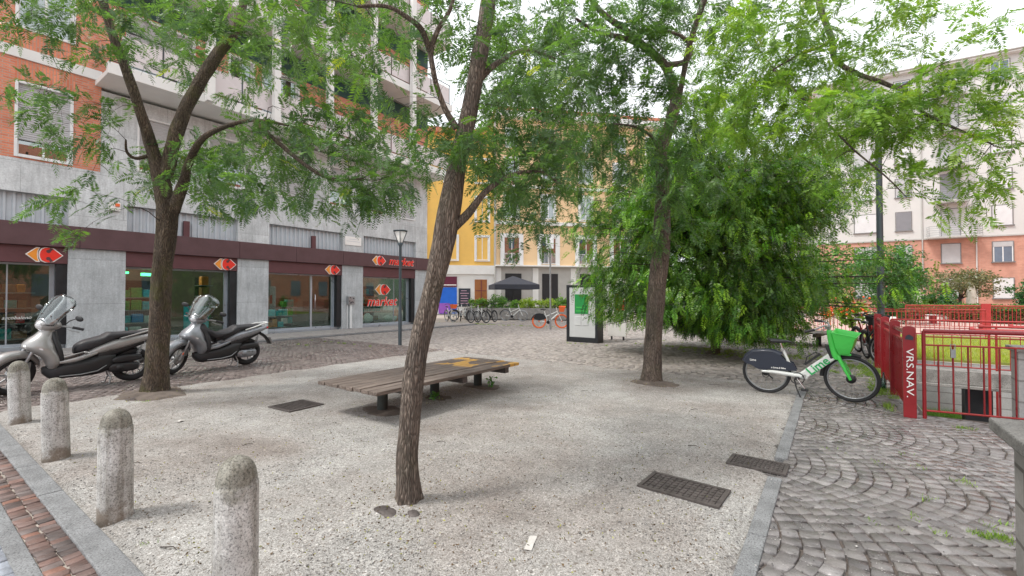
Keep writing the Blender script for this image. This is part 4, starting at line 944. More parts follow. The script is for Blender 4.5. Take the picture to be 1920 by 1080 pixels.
def fwin2(t, u0, u1, z0, z1, shut, kind):
    b = MB(); f = .06; b.box(u0-f, u0, -.08, .0, z0, z1); b.box(u1, u1+f, -.08, .0, z0, z1); b.box(u0-f, u1+f, -.08, .0, z1, z1+f); b.box(u0-.12, u1+.12, -.16, .0, z0-.09, z0)
    w_ = b.build('window', M['winframe'], t)
    b = MB(); b.box(u0, u1, -.045, -.035, z0, z1); b.build('pane', M['bluepane'], w_)
    b = MB(); m = (u0+u1)/2
    for a in (u0, m-.04, u1-.06): b.box(a, a+.07, -.06, -.046, z0, z1)
    b.box(u0+.07, u1-.06, -.06, -.0465, z1-.07, z1); b.build('casement', M['whiteframe'], w_)
    if shut: b = MB(); b.box(u0+.01, u1-.01, -.075, -.062, z1-(z1-z0)*shut[1]+.01, z1-.005); b.build('shutter', M[shut[0]], w_)
M['winframe'] = mat('window_surround', (.20, .19, .19), .7, 0, .1, 3, 0)
M['bluepane'] = mat('window_pane', (.14, .19, .25), .08, 0, .2, 1, 0, spec=.8)
facade('tall_apartment_block', 'tall pale apartment block with salmon brick base and tiled roof edge', (12.06, 56.41), 4.5, rb_)
def sb_(t):
    b = MB(); b.box(-9, -.05, 0, 8, 0, 16.5); b.build('wall', M['greyplaster'], t)
    b = MB(); b.box(-9.2, .0, -.3, 8, 16.5, 16.8); b.build('roof', M['rooftile'], t)
    for k in range(5):
        z = 1.4+3.1*k
        for u in (-1.9, -5): fwin2(t, u, u+1.2, z, z+1.6, ('shutterd', 1.0), '')
        b = MB(); b.box(-2.4, .3, -1.2, -.01, z-.6, z-.45); b.box(-2.4, .3, -1.2, -1.15, z-.45, z+.4); b.build('balcony', M['lowerstone'], t)
facade('side_block', 'farther pale block with balconies behind the lamp post', (-1.0, 58.5), 4.5, sb_)
# unseen block added so the shop windows reflect something darker than sky
def ob_(t):
    b = MB(); b.box(0, .6, -26, 52, 0, 15); b.build('wall', M['brick'], t)
    for k in range(4):
        for y in range(-24, 50, 4): b = MB(); b.box(-.08, -.002, y, y+1.3, 1.5+3.3*k, 3.5+3.3*k); b.build('window', M['bluepane'], t)
t = thing('reflection_blocker', 'unseen brick block added to darken the reflections in the shop windows', 'building', (24, 0, 0)); ob_(t)

# ------------------------------------------------------------------ kiosk, lamps, poles, planter, parasols
t = thing('poster_kiosk', 'pale grey free standing kiosk with a green poster and two vents', 'kiosk', (-6.58, 13.35, 0))
b = MB(); b.box(-.46, .46, -.19, .19, .16, 1.78); b.build('body', M['kioskwhite'], t, bevel=.01)
b = MB(); b.box(-.56, -.462, -.21, .21, .0, 1.86); b.box(.462, .56, -.21, .21, 0, 1.86); b.box(-.46, .46, -.205, .205, 0, .158); b.box(-.46, .46, -.205, .205, 1.782, 1.85); b.build('frame', M['darkmetal'], t, bevel=.008)
b = MB(); b.box(-.26, .22, -.2, -.191, .92, 1.55); o = b.build('poster', M['greenposter'], t)
b = MB(); b.box(-.22, .18, -.205, -.201, 1.0, 1.02); b.box(-.2, .1, -.205, -.201, 1.12, 1.14); b.build('poster_line', M['lime'], o)
for a in (-.26, .0):
    b = MB(); 
    for k in range(8): b.box(a, a+.22, -.205, -.191, .56+k*.035, .58+k*.035)
    b.build('vent', M['whiteframe'], t)
t = thing('poster_board', 'white poster board with a red sheet, just behind the kiosk', 'board', (-6.2, 14.6, 0))
b = MB(); b.box(-.1, .55, -.04, .04, .12, 2.1); b.build('panel', M['logo_white'], t, bevel=.01); b = MB(); b.box(.2, .5, -.046, -.041, 1.0, 1.55); b.build('poster', M['logo_red'], t); b = MB(); b.box(0, .05, -.02, .02, 0, .12); b.box(.42, .47, -.02, .02, 0, .12); b.build('foot', M['darkmetal'], t)
t = thing('street_lamp', 'slim dark garden lamp with an inverted conical head in front of the market window', 'street lamp', (-10.75, 9.23, 0))
b = MB(); b.lathe([(.055, 0), (.055, .9), (.045, 1.0), (.042, 3.0), (.06, 3.05)], n=14); b.build('pole', M['polegrey'], t)
b = MB(); b.lathe([(.06, 3.05), (.09, 3.12), (.0, 3.13)], n=14)
for k in range(4): a = math.radians(45+90*k); b.tube([(.06*math.cos(a), .06*math.sin(a), 3.1), (.20*math.cos(a), .20*math.sin(a), 3.48)], .010, 6)
b.lathe([(.19, 3.47), (.215, 3.485), (.215, 3.50), (.0, 3.52)], n=20); b.build('head_frame', M['polegrey'], t)
b = MB(); b.lathe([(.055, 3.13), (.17, 3.46), (.0, 3.465)], n=20); b.build('diffuser', M['logo_white'], t)
p = at(1652, 600, 11.8)
t = thing('lamp_post', 'tall slate grey lamp post rising behind the end of the red stair fence', 'lamp post', (p.x, p.y, 0))
b = MB(); b.lathe([(.11, 0), (.11, .4), (.082, .45), (.078, 1.6), (.064, 6.6), (.075, 6.62), (.075, 6.72), (.001, 6.74)], n=16); b.build('pole', M['polegrey'], t)
t = thing('sign_pole', 'thin grey pole behind the orange bicycle', 'pole', (-10.22, 17.33, 0)); b = MB(); b.tube([(0, 0, 0), (0, 0, 4.2)], .04, 8); b.build('pole', M['grey'], t); b = MB(); b.box(-.2, .2, -.055, -.042, 3.6, 4.1); b.build('plate', M['whiteframe'], t)
# planter wall
A = gnd(870, 598); B = gnd(1075, 600); A.z = B.z = 0; d = (B-A).normalized(); ln = (B-A).length; nrm = Vector((-d.y, d.x, 0))
t = thing('planter_wall', 'low stained concrete planter full of bright shrubs behind the row of bicycles', 'planter', A, math.atan2(d.y, d.x))
b = MB(); b.box(0, ln, 0, .15, 0, .72); b.box(0, ln, 1.6, 1.75, 0, .72); b.box(0, .15, .15, 1.6, 0, .72); b.box(ln-.15, ln, .15, 1.6, 0, .72); b.build('box', M['conc'], t, bevel=.01)
b = MB(); b.box(.15, ln-.15, .15, 1.6, .4, .62); b.build('soil', M['soil'], t); PLA, PLD, PLN, PLL = A, d, nrm, ln
def folded_parasol(px, d_, lb, h=2.6):
    p = at(px, 590, d_); t = thing('folded_parasol', lb, 'parasol', (p.x, p.y, 0), 0, 'folded cream parasols by the hedge')
    b = MB(); b.lathe([(.05, .7), (.20, .75), (.27, 1.1), (.24, 1.7), (.12, 2.3), (.02, h)], n=18)
    for i, v in enumerate(b.v): a = math.atan2(v[1], v[0]); k = 1+.14*math.sin(a*6); b.v[i] = (v[0]*k, v[1]*k, v[2])
    b.build('canopy', M['canvas'], t); b = MB(); b.tube([(0,0,0),(0,0,h+.1)], .03, 8); b.build('pole', M['whiteframe'], t); b = MB(); b.box(-.3,.3,-.3,.3,0,.08); b.build('base', M['conc'], t)
folded_parasol(1719, 29, 'folded cream parasol left of the small grey leaved tree', 2.9); folded_parasol(1822, 30, 'folded cream parasol right of the small grey leaved tree', 2.4)
def red_bench(px, py, lb, rz=0):
    g = gnd(px, py); t = thing('red_bench', lb, 'bench', g, rz, 'dark red benches on the terrace')
    for k in range(3): b = MB(); b.box(-1.3, 1.3, -.3+k*.2, -.12+k*.2, .40, .45); b.build('slat', M['redpaint'], t, bevel=.005)
    for x in (-.9, .9):
        b = MB(); b.box(x-.12, x+.12, -.25, .25, 0, .399); b.build('leg', M['redpaint'], t)
red_bench(1707, 606, 'dark red bench near the folded parasol on the terrace'); red_bench(1900, 607, 'dark red bench at the right edge of the terrace')
for px, py, s in ((1782, 604, 1.1), (1850, 604, 1.2), (1640, 608, .9)):
    g = gnd(px, py); b = MB(); b.box(-s, s, -.3, .3, .0, .42); o = b.build('low_wall', M['white'], bevel=.03); o.location = g; tag(o, 'low whitish seat wall on the terrace in front of the hedge', 'wall', 'low seat walls on the terrace')
# ------------------------------------------------------------------ scooters (local x forward, y left, z up)
def wheel(parent, name, c, R, r, spokes, mt, M0=None, ax='y', rimr=None, spoke_r=.012, disc=True, hubr=.04):
    b = MB(); b.M = M0; b.torus(c, R-r, r, ax, 44, 10, sx=1.15); ty = b.build(name, M['rubber'], parent)
    b = MB(); b.M = M0; rr = R-2*r+.012; b.torus(c, rr, .014, ax, 44, 6, sx=2.6); b.lathe([(0, -.05), (hubr, -.05), (hubr, .05), (0, .05)], c, 16, 'y')
    for k in range(spokes):
        a = 2*math.pi*(k+.3)/spokes; d = Vector((math.cos(a), 0, math.sin(a)))
        b.tube([Vector(c)+d*hubr*.8, Vector(c)+d*rr], spoke_r, 6)
    if disc: b.lathe([(.05, .052), (.105, .052), (.105, .056), (.05, .056)], c, 24, 'y')
    b.build('rim', mt, ty); return ty
def scooter(lb, loc, rz, paint, steer, wb=1.45, dark=True, apron=False, screen='screen', lean=0.03):
    t = thing('motor_scooter', lb, 'scooter', loc, rz, 'scooters parked in front of the shop'); t.rotation_euler = (-lean, 0, rz)
    P = M[paint]
    wheel(t, 'rear_wheel', (0, 0, .29), .29, .058, 10 if dark else 6, M['grey'], spoke_r=.011)
    # steering axis from head to front axle
    a0 = Vector((wb-.38, 0, .97)); a1 = Vector((wb-.06, 0, .29)); ax = (a0-a1).normalized()
    SM = Matrix.Translation(a1) @ Matrix.Rotation(steer, 4, ax) @ Matrix.Translation(-a1)
    wheel(t, 'front_wheel', (wb, 0, .30), .30, .055, 8, M['grey'], SM, spoke_r=.012)
    b = MB(); b.M = SM
    # fender: swept arc sheet over the wheel
    n = 16; vs = []; fs = []; prof_ = [(-.085, -.06), (-.08, -.0), (-.055, .03), (0, .042), (.055, .03), (.08, 0), (.085, -.06)]
    for i in range(n+1):
        a = math.radians(15+150*i/n); k = 1-.75*abs((i/n-.45)*1.6)**2.2; R0 = .325+.02*math.sin(a)
        for y, dr in prof_: vs.append((wb+(R0+dr*k)*math.cos(a)*1.04, y*max(k, .25), .30+(R0+dr*k)*math.sin(a)))
    m_ = len(prof_)
    for i in range(n):
        for j in range(m_-1): fs.append((i*m_+j, i*m_+j+1, (i+1)*m_+j+1, (i+1)*m_+j))
    b.add(vs, fs, True); o = b.build('front_fender', P, t); so = o.modifiers.new('s', 'SOLIDIFY'); so.thickness = .012
    b = MB(); b.M = SM
    for s in (-1, 1): b.tube([(wb, s*.088, .30), (wb-.13, s*.088, .58), (wb-.2, s*.07, .70)], [.022, .022, .026], 10)
    b.box(wb-.16, wb-.05, .08, .10, .36, .50); b.build('fork', M['grey'], t)
    if not dark:
        b = MB(); b.M = SM; b.ell((wb-.04, .1, .42), (.02, .01, .028)); b.build('reflector', M['orange'], t)
    # leg shield / front cowl
    b = MB(); x = wb-1.45
    b.loft([(.36, x+1.01, 0, .06, .15), (.44, x+1.0, 0, .095, .21), (.55, x+1.03, 0, .115, .228), (.66, x+1.12, 0, .17, .23), (.73, x+1.15, 0, .20, .215), (.82, x+1.14, 0, .155, .18), (.90, x+1.09, 0, .11, .13), (.98, x+1.06, 0, .075, .10)], 'z', 28, 2.3)
    cowl = b.build('front_cowl', P, t)
    b = MB(); b.loft([(.36, x+.95, 0, .045, .14), (.5, x+.93, 0, .05, .20), (.66, x+.955, 0, .05, .205), (.80, x+.99, 0, .05, .17), (.94, x+1.01, 0, .045, .10)], 'z', 24, 2.6); b.build('inner_shield', M['black'], t)
    for s in (-1, 1):
        b = MB(); b.loft([(x+1.10, s*.215, .66, .012, .018), (x+1.18, s*.205, .685, .018, .028), (x+1.28, s*.150, .715, .016, .024), (x+1.335, s*.10, .735, .01, .012)], 'x', 12, 2, 3); b.build('turn_signal', M['lamp_lens'], cowl)
    # bars, nacelle, headlight
    hx = x+1.05
    b = MB(); b.M = SM; b.loft([(hx-.14, 0, 1.03, .05, .04), (hx-.06, 0, 1.055, .15, .075), (hx+.03, 0, 1.06, .165, .095), (hx+.10, 0, 1.055, .12, .085), (hx+.145, 0, 1.05, .07, .055)], 'x', 26, 2.2)
    b.loft([(hx-.09, .15, 1.05, .05, .03), (hx-.07, .15, 1.05, .08, .035), (hx+.01, .15, 1.05, .07, .03), (hx+.05, .15, 1.05, .03, .015)], 'x', 16, 2.2) if False else None
    nac = b.build('handlebar_cover', P, t)
    b = MB(); b.M = SM; b.ell((hx+.085, 0, 1.055), (.075, .098, .075), 24, 14); b.build('headlight', M['lamp_lens'], nac)
    b = MB(); b.M = SM; b.torus((hx+.10, 0, 1.055), .094, .010, 'x', 28, 8); b.build('headlight_ring', M['chrome'], nac)
    b = MB(); b.M = SM
    for s in (-1, 1):
        b.tube([(hx-.05, s*.1, 1.04), (hx-.09, s*.22, 1.06), (hx-.14, s*.28, 1.05), (hx-.20, s*.37, 1.035)], [.016, .016, .015, .015], 8)
        b.tube([(hx-.07, s*.24, 1.03), (hx-.09, s*.30, 1.01), (hx-.16, s*.38, .99)], .007, 6)
    b.build('handlebar', M['grey'], t)
    for s in (-1, 1):
        b = MB(); b.M = SM; b.tube([(hx-.135, s*.27, 1.05), (hx-.21, s*.385, 1.032)], .021, 10); b.build('grip', M['black'], t)
        b = MB(); b.M = SM; b.tube([(hx-.07, s*.20, 1.08), (hx-.08, s*.26, 1.16), (hx-.11, s*.33, 1.21)], .007, 6)
        b.ell((hx-.12, s*.385, 1.225), (.022, .075, .045), 18, 12); b.build('mirror', M['black'], t)
    # windscreen: curved clear sheet
    b = MB(); b.M = SM; n, k = 14, 12; vs = []; fs = []
    for i in range(n+1):
        v = i/n; hw = (.17+.08*math.sin(min(v*1.6, 1.57)))*(1 if v < .75 else math.sqrt(max(.05, 1-((v-.75)/.27)**2)))
        for j in range(k+1):
            u = j/k*2-1; vs.append((hx+.16-.30*v-.10*abs(u)**2*(1-.3*v), u*hw, 1.07+.46*v-.04*u*u*(v > .6)))
    for i in range(n):
        for j in range(k): fs.append((i*(k+1)+j, i*(k+1)+j+1, (i+1)*(k+1)+j+1, (i+1)*(k+1)+j))
    b.add(vs, fs, True); ws = b.build('windscreen', M[screen], t); so = ws.modifiers.new('s', 'SOLIDIFY'); so.thickness = .004
    b = MB(); b.M = SM
    edge = [vs[i*(k+1)] for i in range(n+1)]+[vs[n*(k+1)+j] for j in range(1, k+1)]+[vs[i*(k+1)+k] for i in range(n-1, -1, -1)]
    b.tube(edge, .004, 5); b.tube([(hx+.02, .08, 1.11), (hx+.06, .09, 1.22)], .008, 6); b.tube([(hx+.02, -.08, 1.11), (hx+.06, -.09, 1.22)], .008, 6); b.build('screen_edge', M['screen_edge'], ws)
    # floor and belly
    b = MB(); b.loft([(x+1.12, 0, .33, .05, .05), (x+1.02, 0, .29, .14, .11), (x+.85, 0, .31, .19, .13), (x+.62, 0, .33, .20, .15), (x+.42, 0, .37, .19, .17), (x+.25, 0, .42, .13, .13)], 'x', 26, 3.2); b.build('footboard', M['black'], t)
    for s in (-1, 1):
        b = MB(); b.loft([(x+.95, s*.185, .45, .012, .02), (x+.78, s*.195, .475, .03, .035), (x+.62, s*.19, .52, .02, .03), (x+.50, s*.175, .56, .01, .02)], 'x', 12, 2.3); b.build('side_trim', P, t)
        b = MB(); b.tube([(x+.95, s*.20, .235), (x+.7, s*.215, .235), (x+.5, s*.21, .265), (x+.38, s*.18, .34)], [.008, .011, .010, .006], 6); b.build('trim_line', M['grey'], t)
    # rear body
    b = MB(); b.loft([(x+.60, 0, .55, .13, .04), (x+.50, 0, .59, .17, .075), (x+.35, 0, .64, .185, .095), (x+.12, 0, .695, .185, .095), (x-.10, 0, .75, .165, .075), (x-.28, 0, .79, .11, .05), (x-.36, 0, .81, .05, .025)], 'x', 28, 2.6); body = b.build('rear_body', P, t)
    b = MB(); b.loft([(x+.48, 0, .50, .155, .07), (x+.30, 0, .55, .15, .09), (x+.05, 0, .63, .13, .07), (x-.15, 0, .69, .10, .05)], 'x', 22, 2.8); b.build('under_panel', M['black'], t)
    # seat
    b = MB(); b.loft([(x+.765, 0, .60, .05, .03), (x+.75, 0, .625, .10, .07), (x+.66, 0, .670, .135, .095), (x+.52, 0, .715, .16, .09), (x+.42, 0, .75, .165, .085), (x+.34, 0, .795, .155, .09), (x+.22, 0, .825, .15, .055), (x+.0, 0, .84, .135, .045), (x-.16, 0, .85, .10, .03), (x-.22, 0, .85, .06, .015)], 'x', 26, 2.7); seat = b.build('seat', M['seat'], t)
    b = MB(); 
    for s in (-1, 1): b.tube([(x+.20, s*.165, .775), (x+.0, s*.175, .83), (x-.2, s*.14, .885), (x-.34, s*.08, .90)], [.010, .015, .016, .014], 8)
    b.tube([(x-.34, -.08, .90), (x-.36, 0, .905), (x-.34, .08, .90)], .016, 8); b.build('grab_rail', M['silver' if dark else 'bikewhite'], t)
    b = MB(); b.ell((x-.34, 0, .79), (.045, .10, .035)); b.build('tail_light', M['redlens'], body)
    # rear mudguard with plate
    b = MB(); b.loft([(x-.20, 0, .68, .07, .03), (x-.32, 0, .60, .07, .03), (x-.40, 0, .50, .075, .02), (x-.44, 0, .42, .08, .01)], 'x', 14, 3); b.build('mudguard', M['black'], t)
    b = MB(); b.prism([(-.085, -.08), (.085, -.08), (.085, .08), (-.085, .08)], (x-.445, 0, .50), (0, -1, 0), Vector((.35, 0, .94)), .004); b.build('number_plate', M['whiteframe'], t)
    # engine, air box, muffler, shocks, stand
    b = MB(); b.loft([(x+.34, .10, .27, .05, .05), (x+.24, .115, .275, .06, .085), (x+.02, .12, .275, .055, .075), (x-.06, .12, .28, .03, .05)], 'x', 18, 3); b.loft([(x+.36, 0, .34, .09, .07), (x+.2, 0, .36, .10, .09), (x+.1, 0, .36, .08, .06)], 'x', 16, 3)
    b.lathe([(.0, .185), (.05, .18), (.06, .16)], (x+.2, 0, .275), 18, 'y'); b.build('engine', M['black' if dark else 'silver2'], t)
    b = MB(); b.loft([(x+.30, .13, .40, .03, .03), (x+.22, .135, .415, .05, .06), (x+.0, .135, .43, .05, .06), (x-.10, .13, .43, .03, .035)], 'x', 18, 3); b.build('air_box', M['black'], t)
    b = MB(); b.loft([(x+.16, -.15, .28, .03, .03), (x+.06, -.16, .29, .055, .06), (x-.24, -.165, .34, .06, .065), (x-.28, -.165, .345, .03, .03)], 'x', 18, 2.2); b.build('muffler', M['grey'], t)
    b = MB()
    for s in (-1, 1):
        b.tube([(x-.01, s*.12, .33), (x-.10, s*.13, .64)], .013, 8)
        for k in range(8): f = .25+k*.085; b.torus((x-.01-.09*f, s*(.12+.01*f), .33+.31*f), .026, .007, 'z', 14, 5)
    b.build('shock_absorber', M['grey'], t)
    b = MB()
    for s in (-1, 1): b.tube([(x+.34, s*.07, .24), (x+.30, s*.10, .12), (x+.33, s*.13, .012), (x+.38, s*.14, .010)], .012, 8)
    b.tube([(x+.30, -.10, .12), (x+.30, .10, .12)], .01, 6); b.build('stand', M['grey'], t)
    if apron:
        b = MB(); b.loft([(.30, x+.93, 0, .03, .10), (.45, x+.92, .02, .06, .20), (.65, x+.95, .02, .08, .215), (.85, x+1.0, .01, .10, .16), (.95, x+1.02, 0, .07, .10)], 'z', 26, 2.4)
        b.loft([(x+1.0, .02, .84, .12, .05), (x+.90, .03, .76, .19, .09), (x+.72, .03, .70, .20, .07), (x+.55, .02, .74, .19, .05), (x+.42, .02, .79, .17, .04)], 'x', 24, 2.4)
        for i, v in enumerate(b.v): n = noise.noise(Vector(v)*9)*.035; b.v[i] = (v[0]+n, v[1]+n, v[2]+n*.6)
        b.build('leg_apron', M['seat'], t)
    return t
M['screen_edge'] = glass_mat('screen_edge', (.6, .6, .6), .25)
scooter('silver scooter with a black step seat and clear windscreen, nearest the viewer at the left', (-10.15, 2.62, 0), -math.pi/2, 'silver', math.radians(30))
scooter('silver scooter with a smoked windscreen and black leg apron, behind the mossy trunk', (-10.42, 4.66, 0), -math.pi/2+.10, 'silver2', math.radians(34), wb=1.38, dark=False, apron=True, screen='screen2')

# ------------------------------------------------------------------ bicycles
def bike_wheel(t, name, c, R, M0, tyre='rubber', rim='grey', nsp=20, r=.022):
    b = MB(); b.M = M0; b.torus(c, R-r, r, 'y', 48, 8); w_ = b.build(name, M[tyre], t)
    b = MB(); b.M = M0; b.torus(c, R-2*r-.008, .010, 'y', 48, 6, sx=1.3)
    b.lathe([(0, -.035), (.03, -.035), (.03, .035), (0, .035)], c, 12, 'y'); b.build('rim', M[rim], w_)
    b = MB(); b.M = M0
    for k in range(nsp):
        a = 2*math.pi*k/nsp; a2 = a+(.35 if k % 2 else -.35); s = .03 if k % 4 < 2 else -.03
        b.tube([Vector(c)+Vector((.025*math.cos(a2), s, .025*math.sin(a2))), Vector(c)+Vector(((R-2*r)*math.cos(a), 0, (R-2*r)*math.sin(a)))], .0022, 3, caps=False)
    b.build('spokes', M['grey'], w_); return w_
def share_bike():
    t = thing('share_bicycle', 'white and bright green electric bicycle with a green front basket, parked by the red fence', 'bicycle', (-.84, 7.98, 0), math.radians(-1.5))
    t.rotation_euler = (math.radians(3), 0, math.radians(-1)); wb = 1.05; R = .33
    SM = Matrix.Translation((wb, 0, .33)) @ Matrix.Rotation(math.radians(-10), 4, Vector((-.35, 0, .94))) @ Matrix.Translation((-wb, 0, -.33))
    I = Matrix.Identity(4)
    bike_wheel(t, 'rear_wheel', (0, 0, R), R, I); bike_wheel(t, 'front_wheel', (wb, 0, R), R, SM)
    b = MB(); b.M = SM; b.lathe([(0, -.045), (.055, -.04), (.06, 0), (.055, .04), (0, .045)], (wb, 0, R), 20, 'y'); b.build('hub_motor', M['black'], t)
    # frame
    b = MB(); b.tube([(-.09, .055, .345), (.06, .06, .35), (.32, .045, .33), (.48, .02, .315)], [.018, .026, .03, .04], 10); b.tube([(-.05, -.055, .345), (.10, -.06, .35), (.32, -.045, .33), (.46, -.02, .315)], [.018, .026, .03, .04], 10)
    sec = []
    b.rbox((.655, 0, .475), (.50, .062, .115), Matrix.Rotation(math.radians(-42), 3, 'Y'))
    b.rbox((.46, 0, .315), (.16, .062, .09), Matrix.Identity(3))
    b.tube([(.40, 0, .30), (.30, 0, .50), (.225, 0, .70)], [.024, .022, .018], 10)
    b.build('frame', M['bikewhite'], t, bevel=.018)
    b = MB(); b.rbox((.60, 0, .575), (.26, .03, .03), Matrix.Rotation(math.radians(-42), 3, 'Y')); b.tube([(.51, 0, .50), (.53, 0, .60), (.64, 0, .68), (.70, 0, .65)], .008, 6); b.build('lock_bar', M['black'], t)
    u = Vector((math.cos(math.radians(42)), 0, math.sin(math.radians(42)))); v = Vector((-u.z, 0, u.x))
    b = MB(); b.text('Lime', .165, Vector((.665, -.0335, .482)), u, v, .002, bold=.003, sx=1.0); b.build('lettering', M['limetext'], t)
    b = MB(); b.rbox((.805, -.0, .70), (.055, .068, .20), Matrix.Rotation(math.radians(-20), 3, 'Y')); b.M = None; b.build('battery_cover', M['black'], t, bevel=.01)
    # rear cover
    poly = [(-.29, .46), (-.26, .56), (-.17, .635), (.0, .65), (.10, .65), (.20, .60), (.27, .53), (.36, .50), (.41, .39), (.30, .385), (.05, .385), (-.02, .37), (-.10, .375), (-.20, .43), (-.27, .45)]
    b = MB()
    for s in (-.062, .050): b.prism(poly, (0, s+.012, 0), (1, 0, 0), (0, 0, 1), .012)
    b.tube([(-.29, 0, .47), (-.25, 0, .56), (-.16, 0, .625), (0, 0, .64), (.11, 0, .64), (.2, 0, .6)], .05, 10); b.build('rear_cover', M['cover_blue'], t)
    b = MB(); b.text('Lime', .045, (-.17, -.0635, .51), (1, 0, 0), (0, 0, 1), .001, bold=.001); b.text('o Lime-E Bike', .034, (.17, -.0635, .415), (1, 0, 0), (0, 0, 1), .001, bold=.001); b.build('lettering', M['letter_white'], t)
    b = MB(); b.tube([(.225, 0, .68), (.195, 0, .79)], .014, 8); b.box(.2, .25, -.03, .03, .68, .71); b.build('seat_post', M['chrome'], t)
    b = MB(); b.loft([(.06, 0, .825, .065, .02), (.09, 0, .82, .085, .03), (.18, 0, .815, .07, .028), (.28, 0, .815, .03, .02), (.34, 0, .81, .018, .012)], 'x', 18, 2.4); b.build('saddle', M['black'], t)
    # fork, head, basket
    b = MB(); b.M = SM
    for s in (-1, 1): b.tube([(wb, s*.06, .33), (wb-.10, s*.062, .56), (wb-.14, s*.045, .66)], [.017, .024, .028], 10)
    b.loft([(.60, .895, 0, .045, .06), (.68, .87, 0, .05, .065), (.85, .835, 0, .045, .06), (.98, .81, 0, .035, .05), (1.02, .80, 0, .02, .04)], 'z', 18, 2.8); b.build('fork', M['lime'], t)
    b = MB(); b.M = SM; B0 = [(.90, .70), (1.08, .70), (1.07, .70)]
    vs = []; 
    for (x0, x1, hw, z) in ((.925, 1.05, .10, .70), (.90, 1.08, .13, .78), (.865, 1.125, .165, .98), (.85, 1.15, .175, 1.01)): vs += [(x0, -hw, z), (x1, -hw, z-.03*(z > .9)*0-(.05 if z > .9 else 0)), (x1, hw, z-(.05 if z > .9 else 0)), (x0, hw, z)]
    fs = [(0,3,2,1)]+[(4*i+k, 4*i+(k+1) % 4, 4*i+4+(k+1) % 4, 4*i+4+k) for i in range(3) for k in range(4)]
    b.add(vs, fs); o = b.build('basket', M['lime'], t); so = o.modifiers.new('s', 'SOLIDIFY'); so.thickness = .012; bv = o.modifiers.new('b', 'BEVEL'); bv.width = .02; bv.segments = 3
    b = MB(); b.M = SM; b.box(.90, 1.06, -.04, .04, .665, .695); b.build('basket_bracket', M['lime'], t, bevel=.008)
    b = MB(); b.M = SM; b.tube([(.81, -.02, 1.0), (.80, -.05, 1.06), (.77, -.12, 1.09), (.70, -.24, 1.06), (.60, -.29, 1.02)], .012, 8); b.tube([(.81, .02, 1.0), (.80, .05, 1.06), (.77, .12, 1.09), (.70, .24, 1.09), (.62, .29, 1.09)], .012, 8)
    b.tube([(.78, -.10, 1.05), (.72, -.2, 1.01), (.66, -.25, .99)], .006, 5); b.box(.76, .82, -.05, .05, 1.03, 1.07); b.build('handlebar', M['grey'], t)
    for s, z in ((-1, 1.03), (1, 1.09)):
        b = MB(); b.M = SM; b.tube([(.68, s*.255, z+.02*(s < 0)), (.57, s*.30, z-.01*(s < 0))], .018, 8); b.build('grip', M['black'], t)
    # front mudguard, crank, pedals, kickstand
    b = MB(); b.M = SM; n = 14; b.tube([(wb+(R+.018)*math.cos(math.radians(70+110*i/n)), 0, R+(R+.018)*math.sin(math.radians(70+110*i/n))) for i in range(n+1)], .026, 6); b.build('front_mudguard', M['black'], t)
    b = MB(); b.torus((.41, -.05, .28), .085, .007, 'y', 30, 5); b.lathe([(0, -.075), (.03, -.075), (.03, .075), (0, .075)], (.41, 0, .28), 14, 'y'); b.build('chain_ring', M['black'], t)
    b = MB(); b.tube([(.41, -.08, .28), (.50, -.09, .145)], .011, 6); b.tube([(.41, .08, .28), (.32, .09, .415)], .011, 6); b.build('crank', M['chrome'], t)
    b = MB(); b.box(.46, .55, -.17, -.09, .125, .15); b.build('pedal', M['black'], t); b = MB(); b.box(.27, .36, .09, .17, .405, .43); b.build('pedal', M['black'], t)
    b = MB(); b.tube([(.37, -.04, .27), (.40, -.08, .14), (.455, -.13, .01)], .010, 6); b.build('kickstand', M['black'], t)
    b = MB(); b.tube([(0, -.05, .33), (.08, -.07, .26), (.1, -.07, .25)], .012, 6); b.torus((.0, -.05, .30), .045, .006, 'y', 18, 5); b.lathe([(0, .0), (.05, -.004), (.05, -.02), (0, -.025)], (.0, -.04, .33), 16, 'y'); b.build('gear_case', M['black'], t)
M['cover_blue'] = mat('dark_blue_cover', (.020, .026, .045), .4, 0, .15, 4, 0, coat=.2)
share_bike()
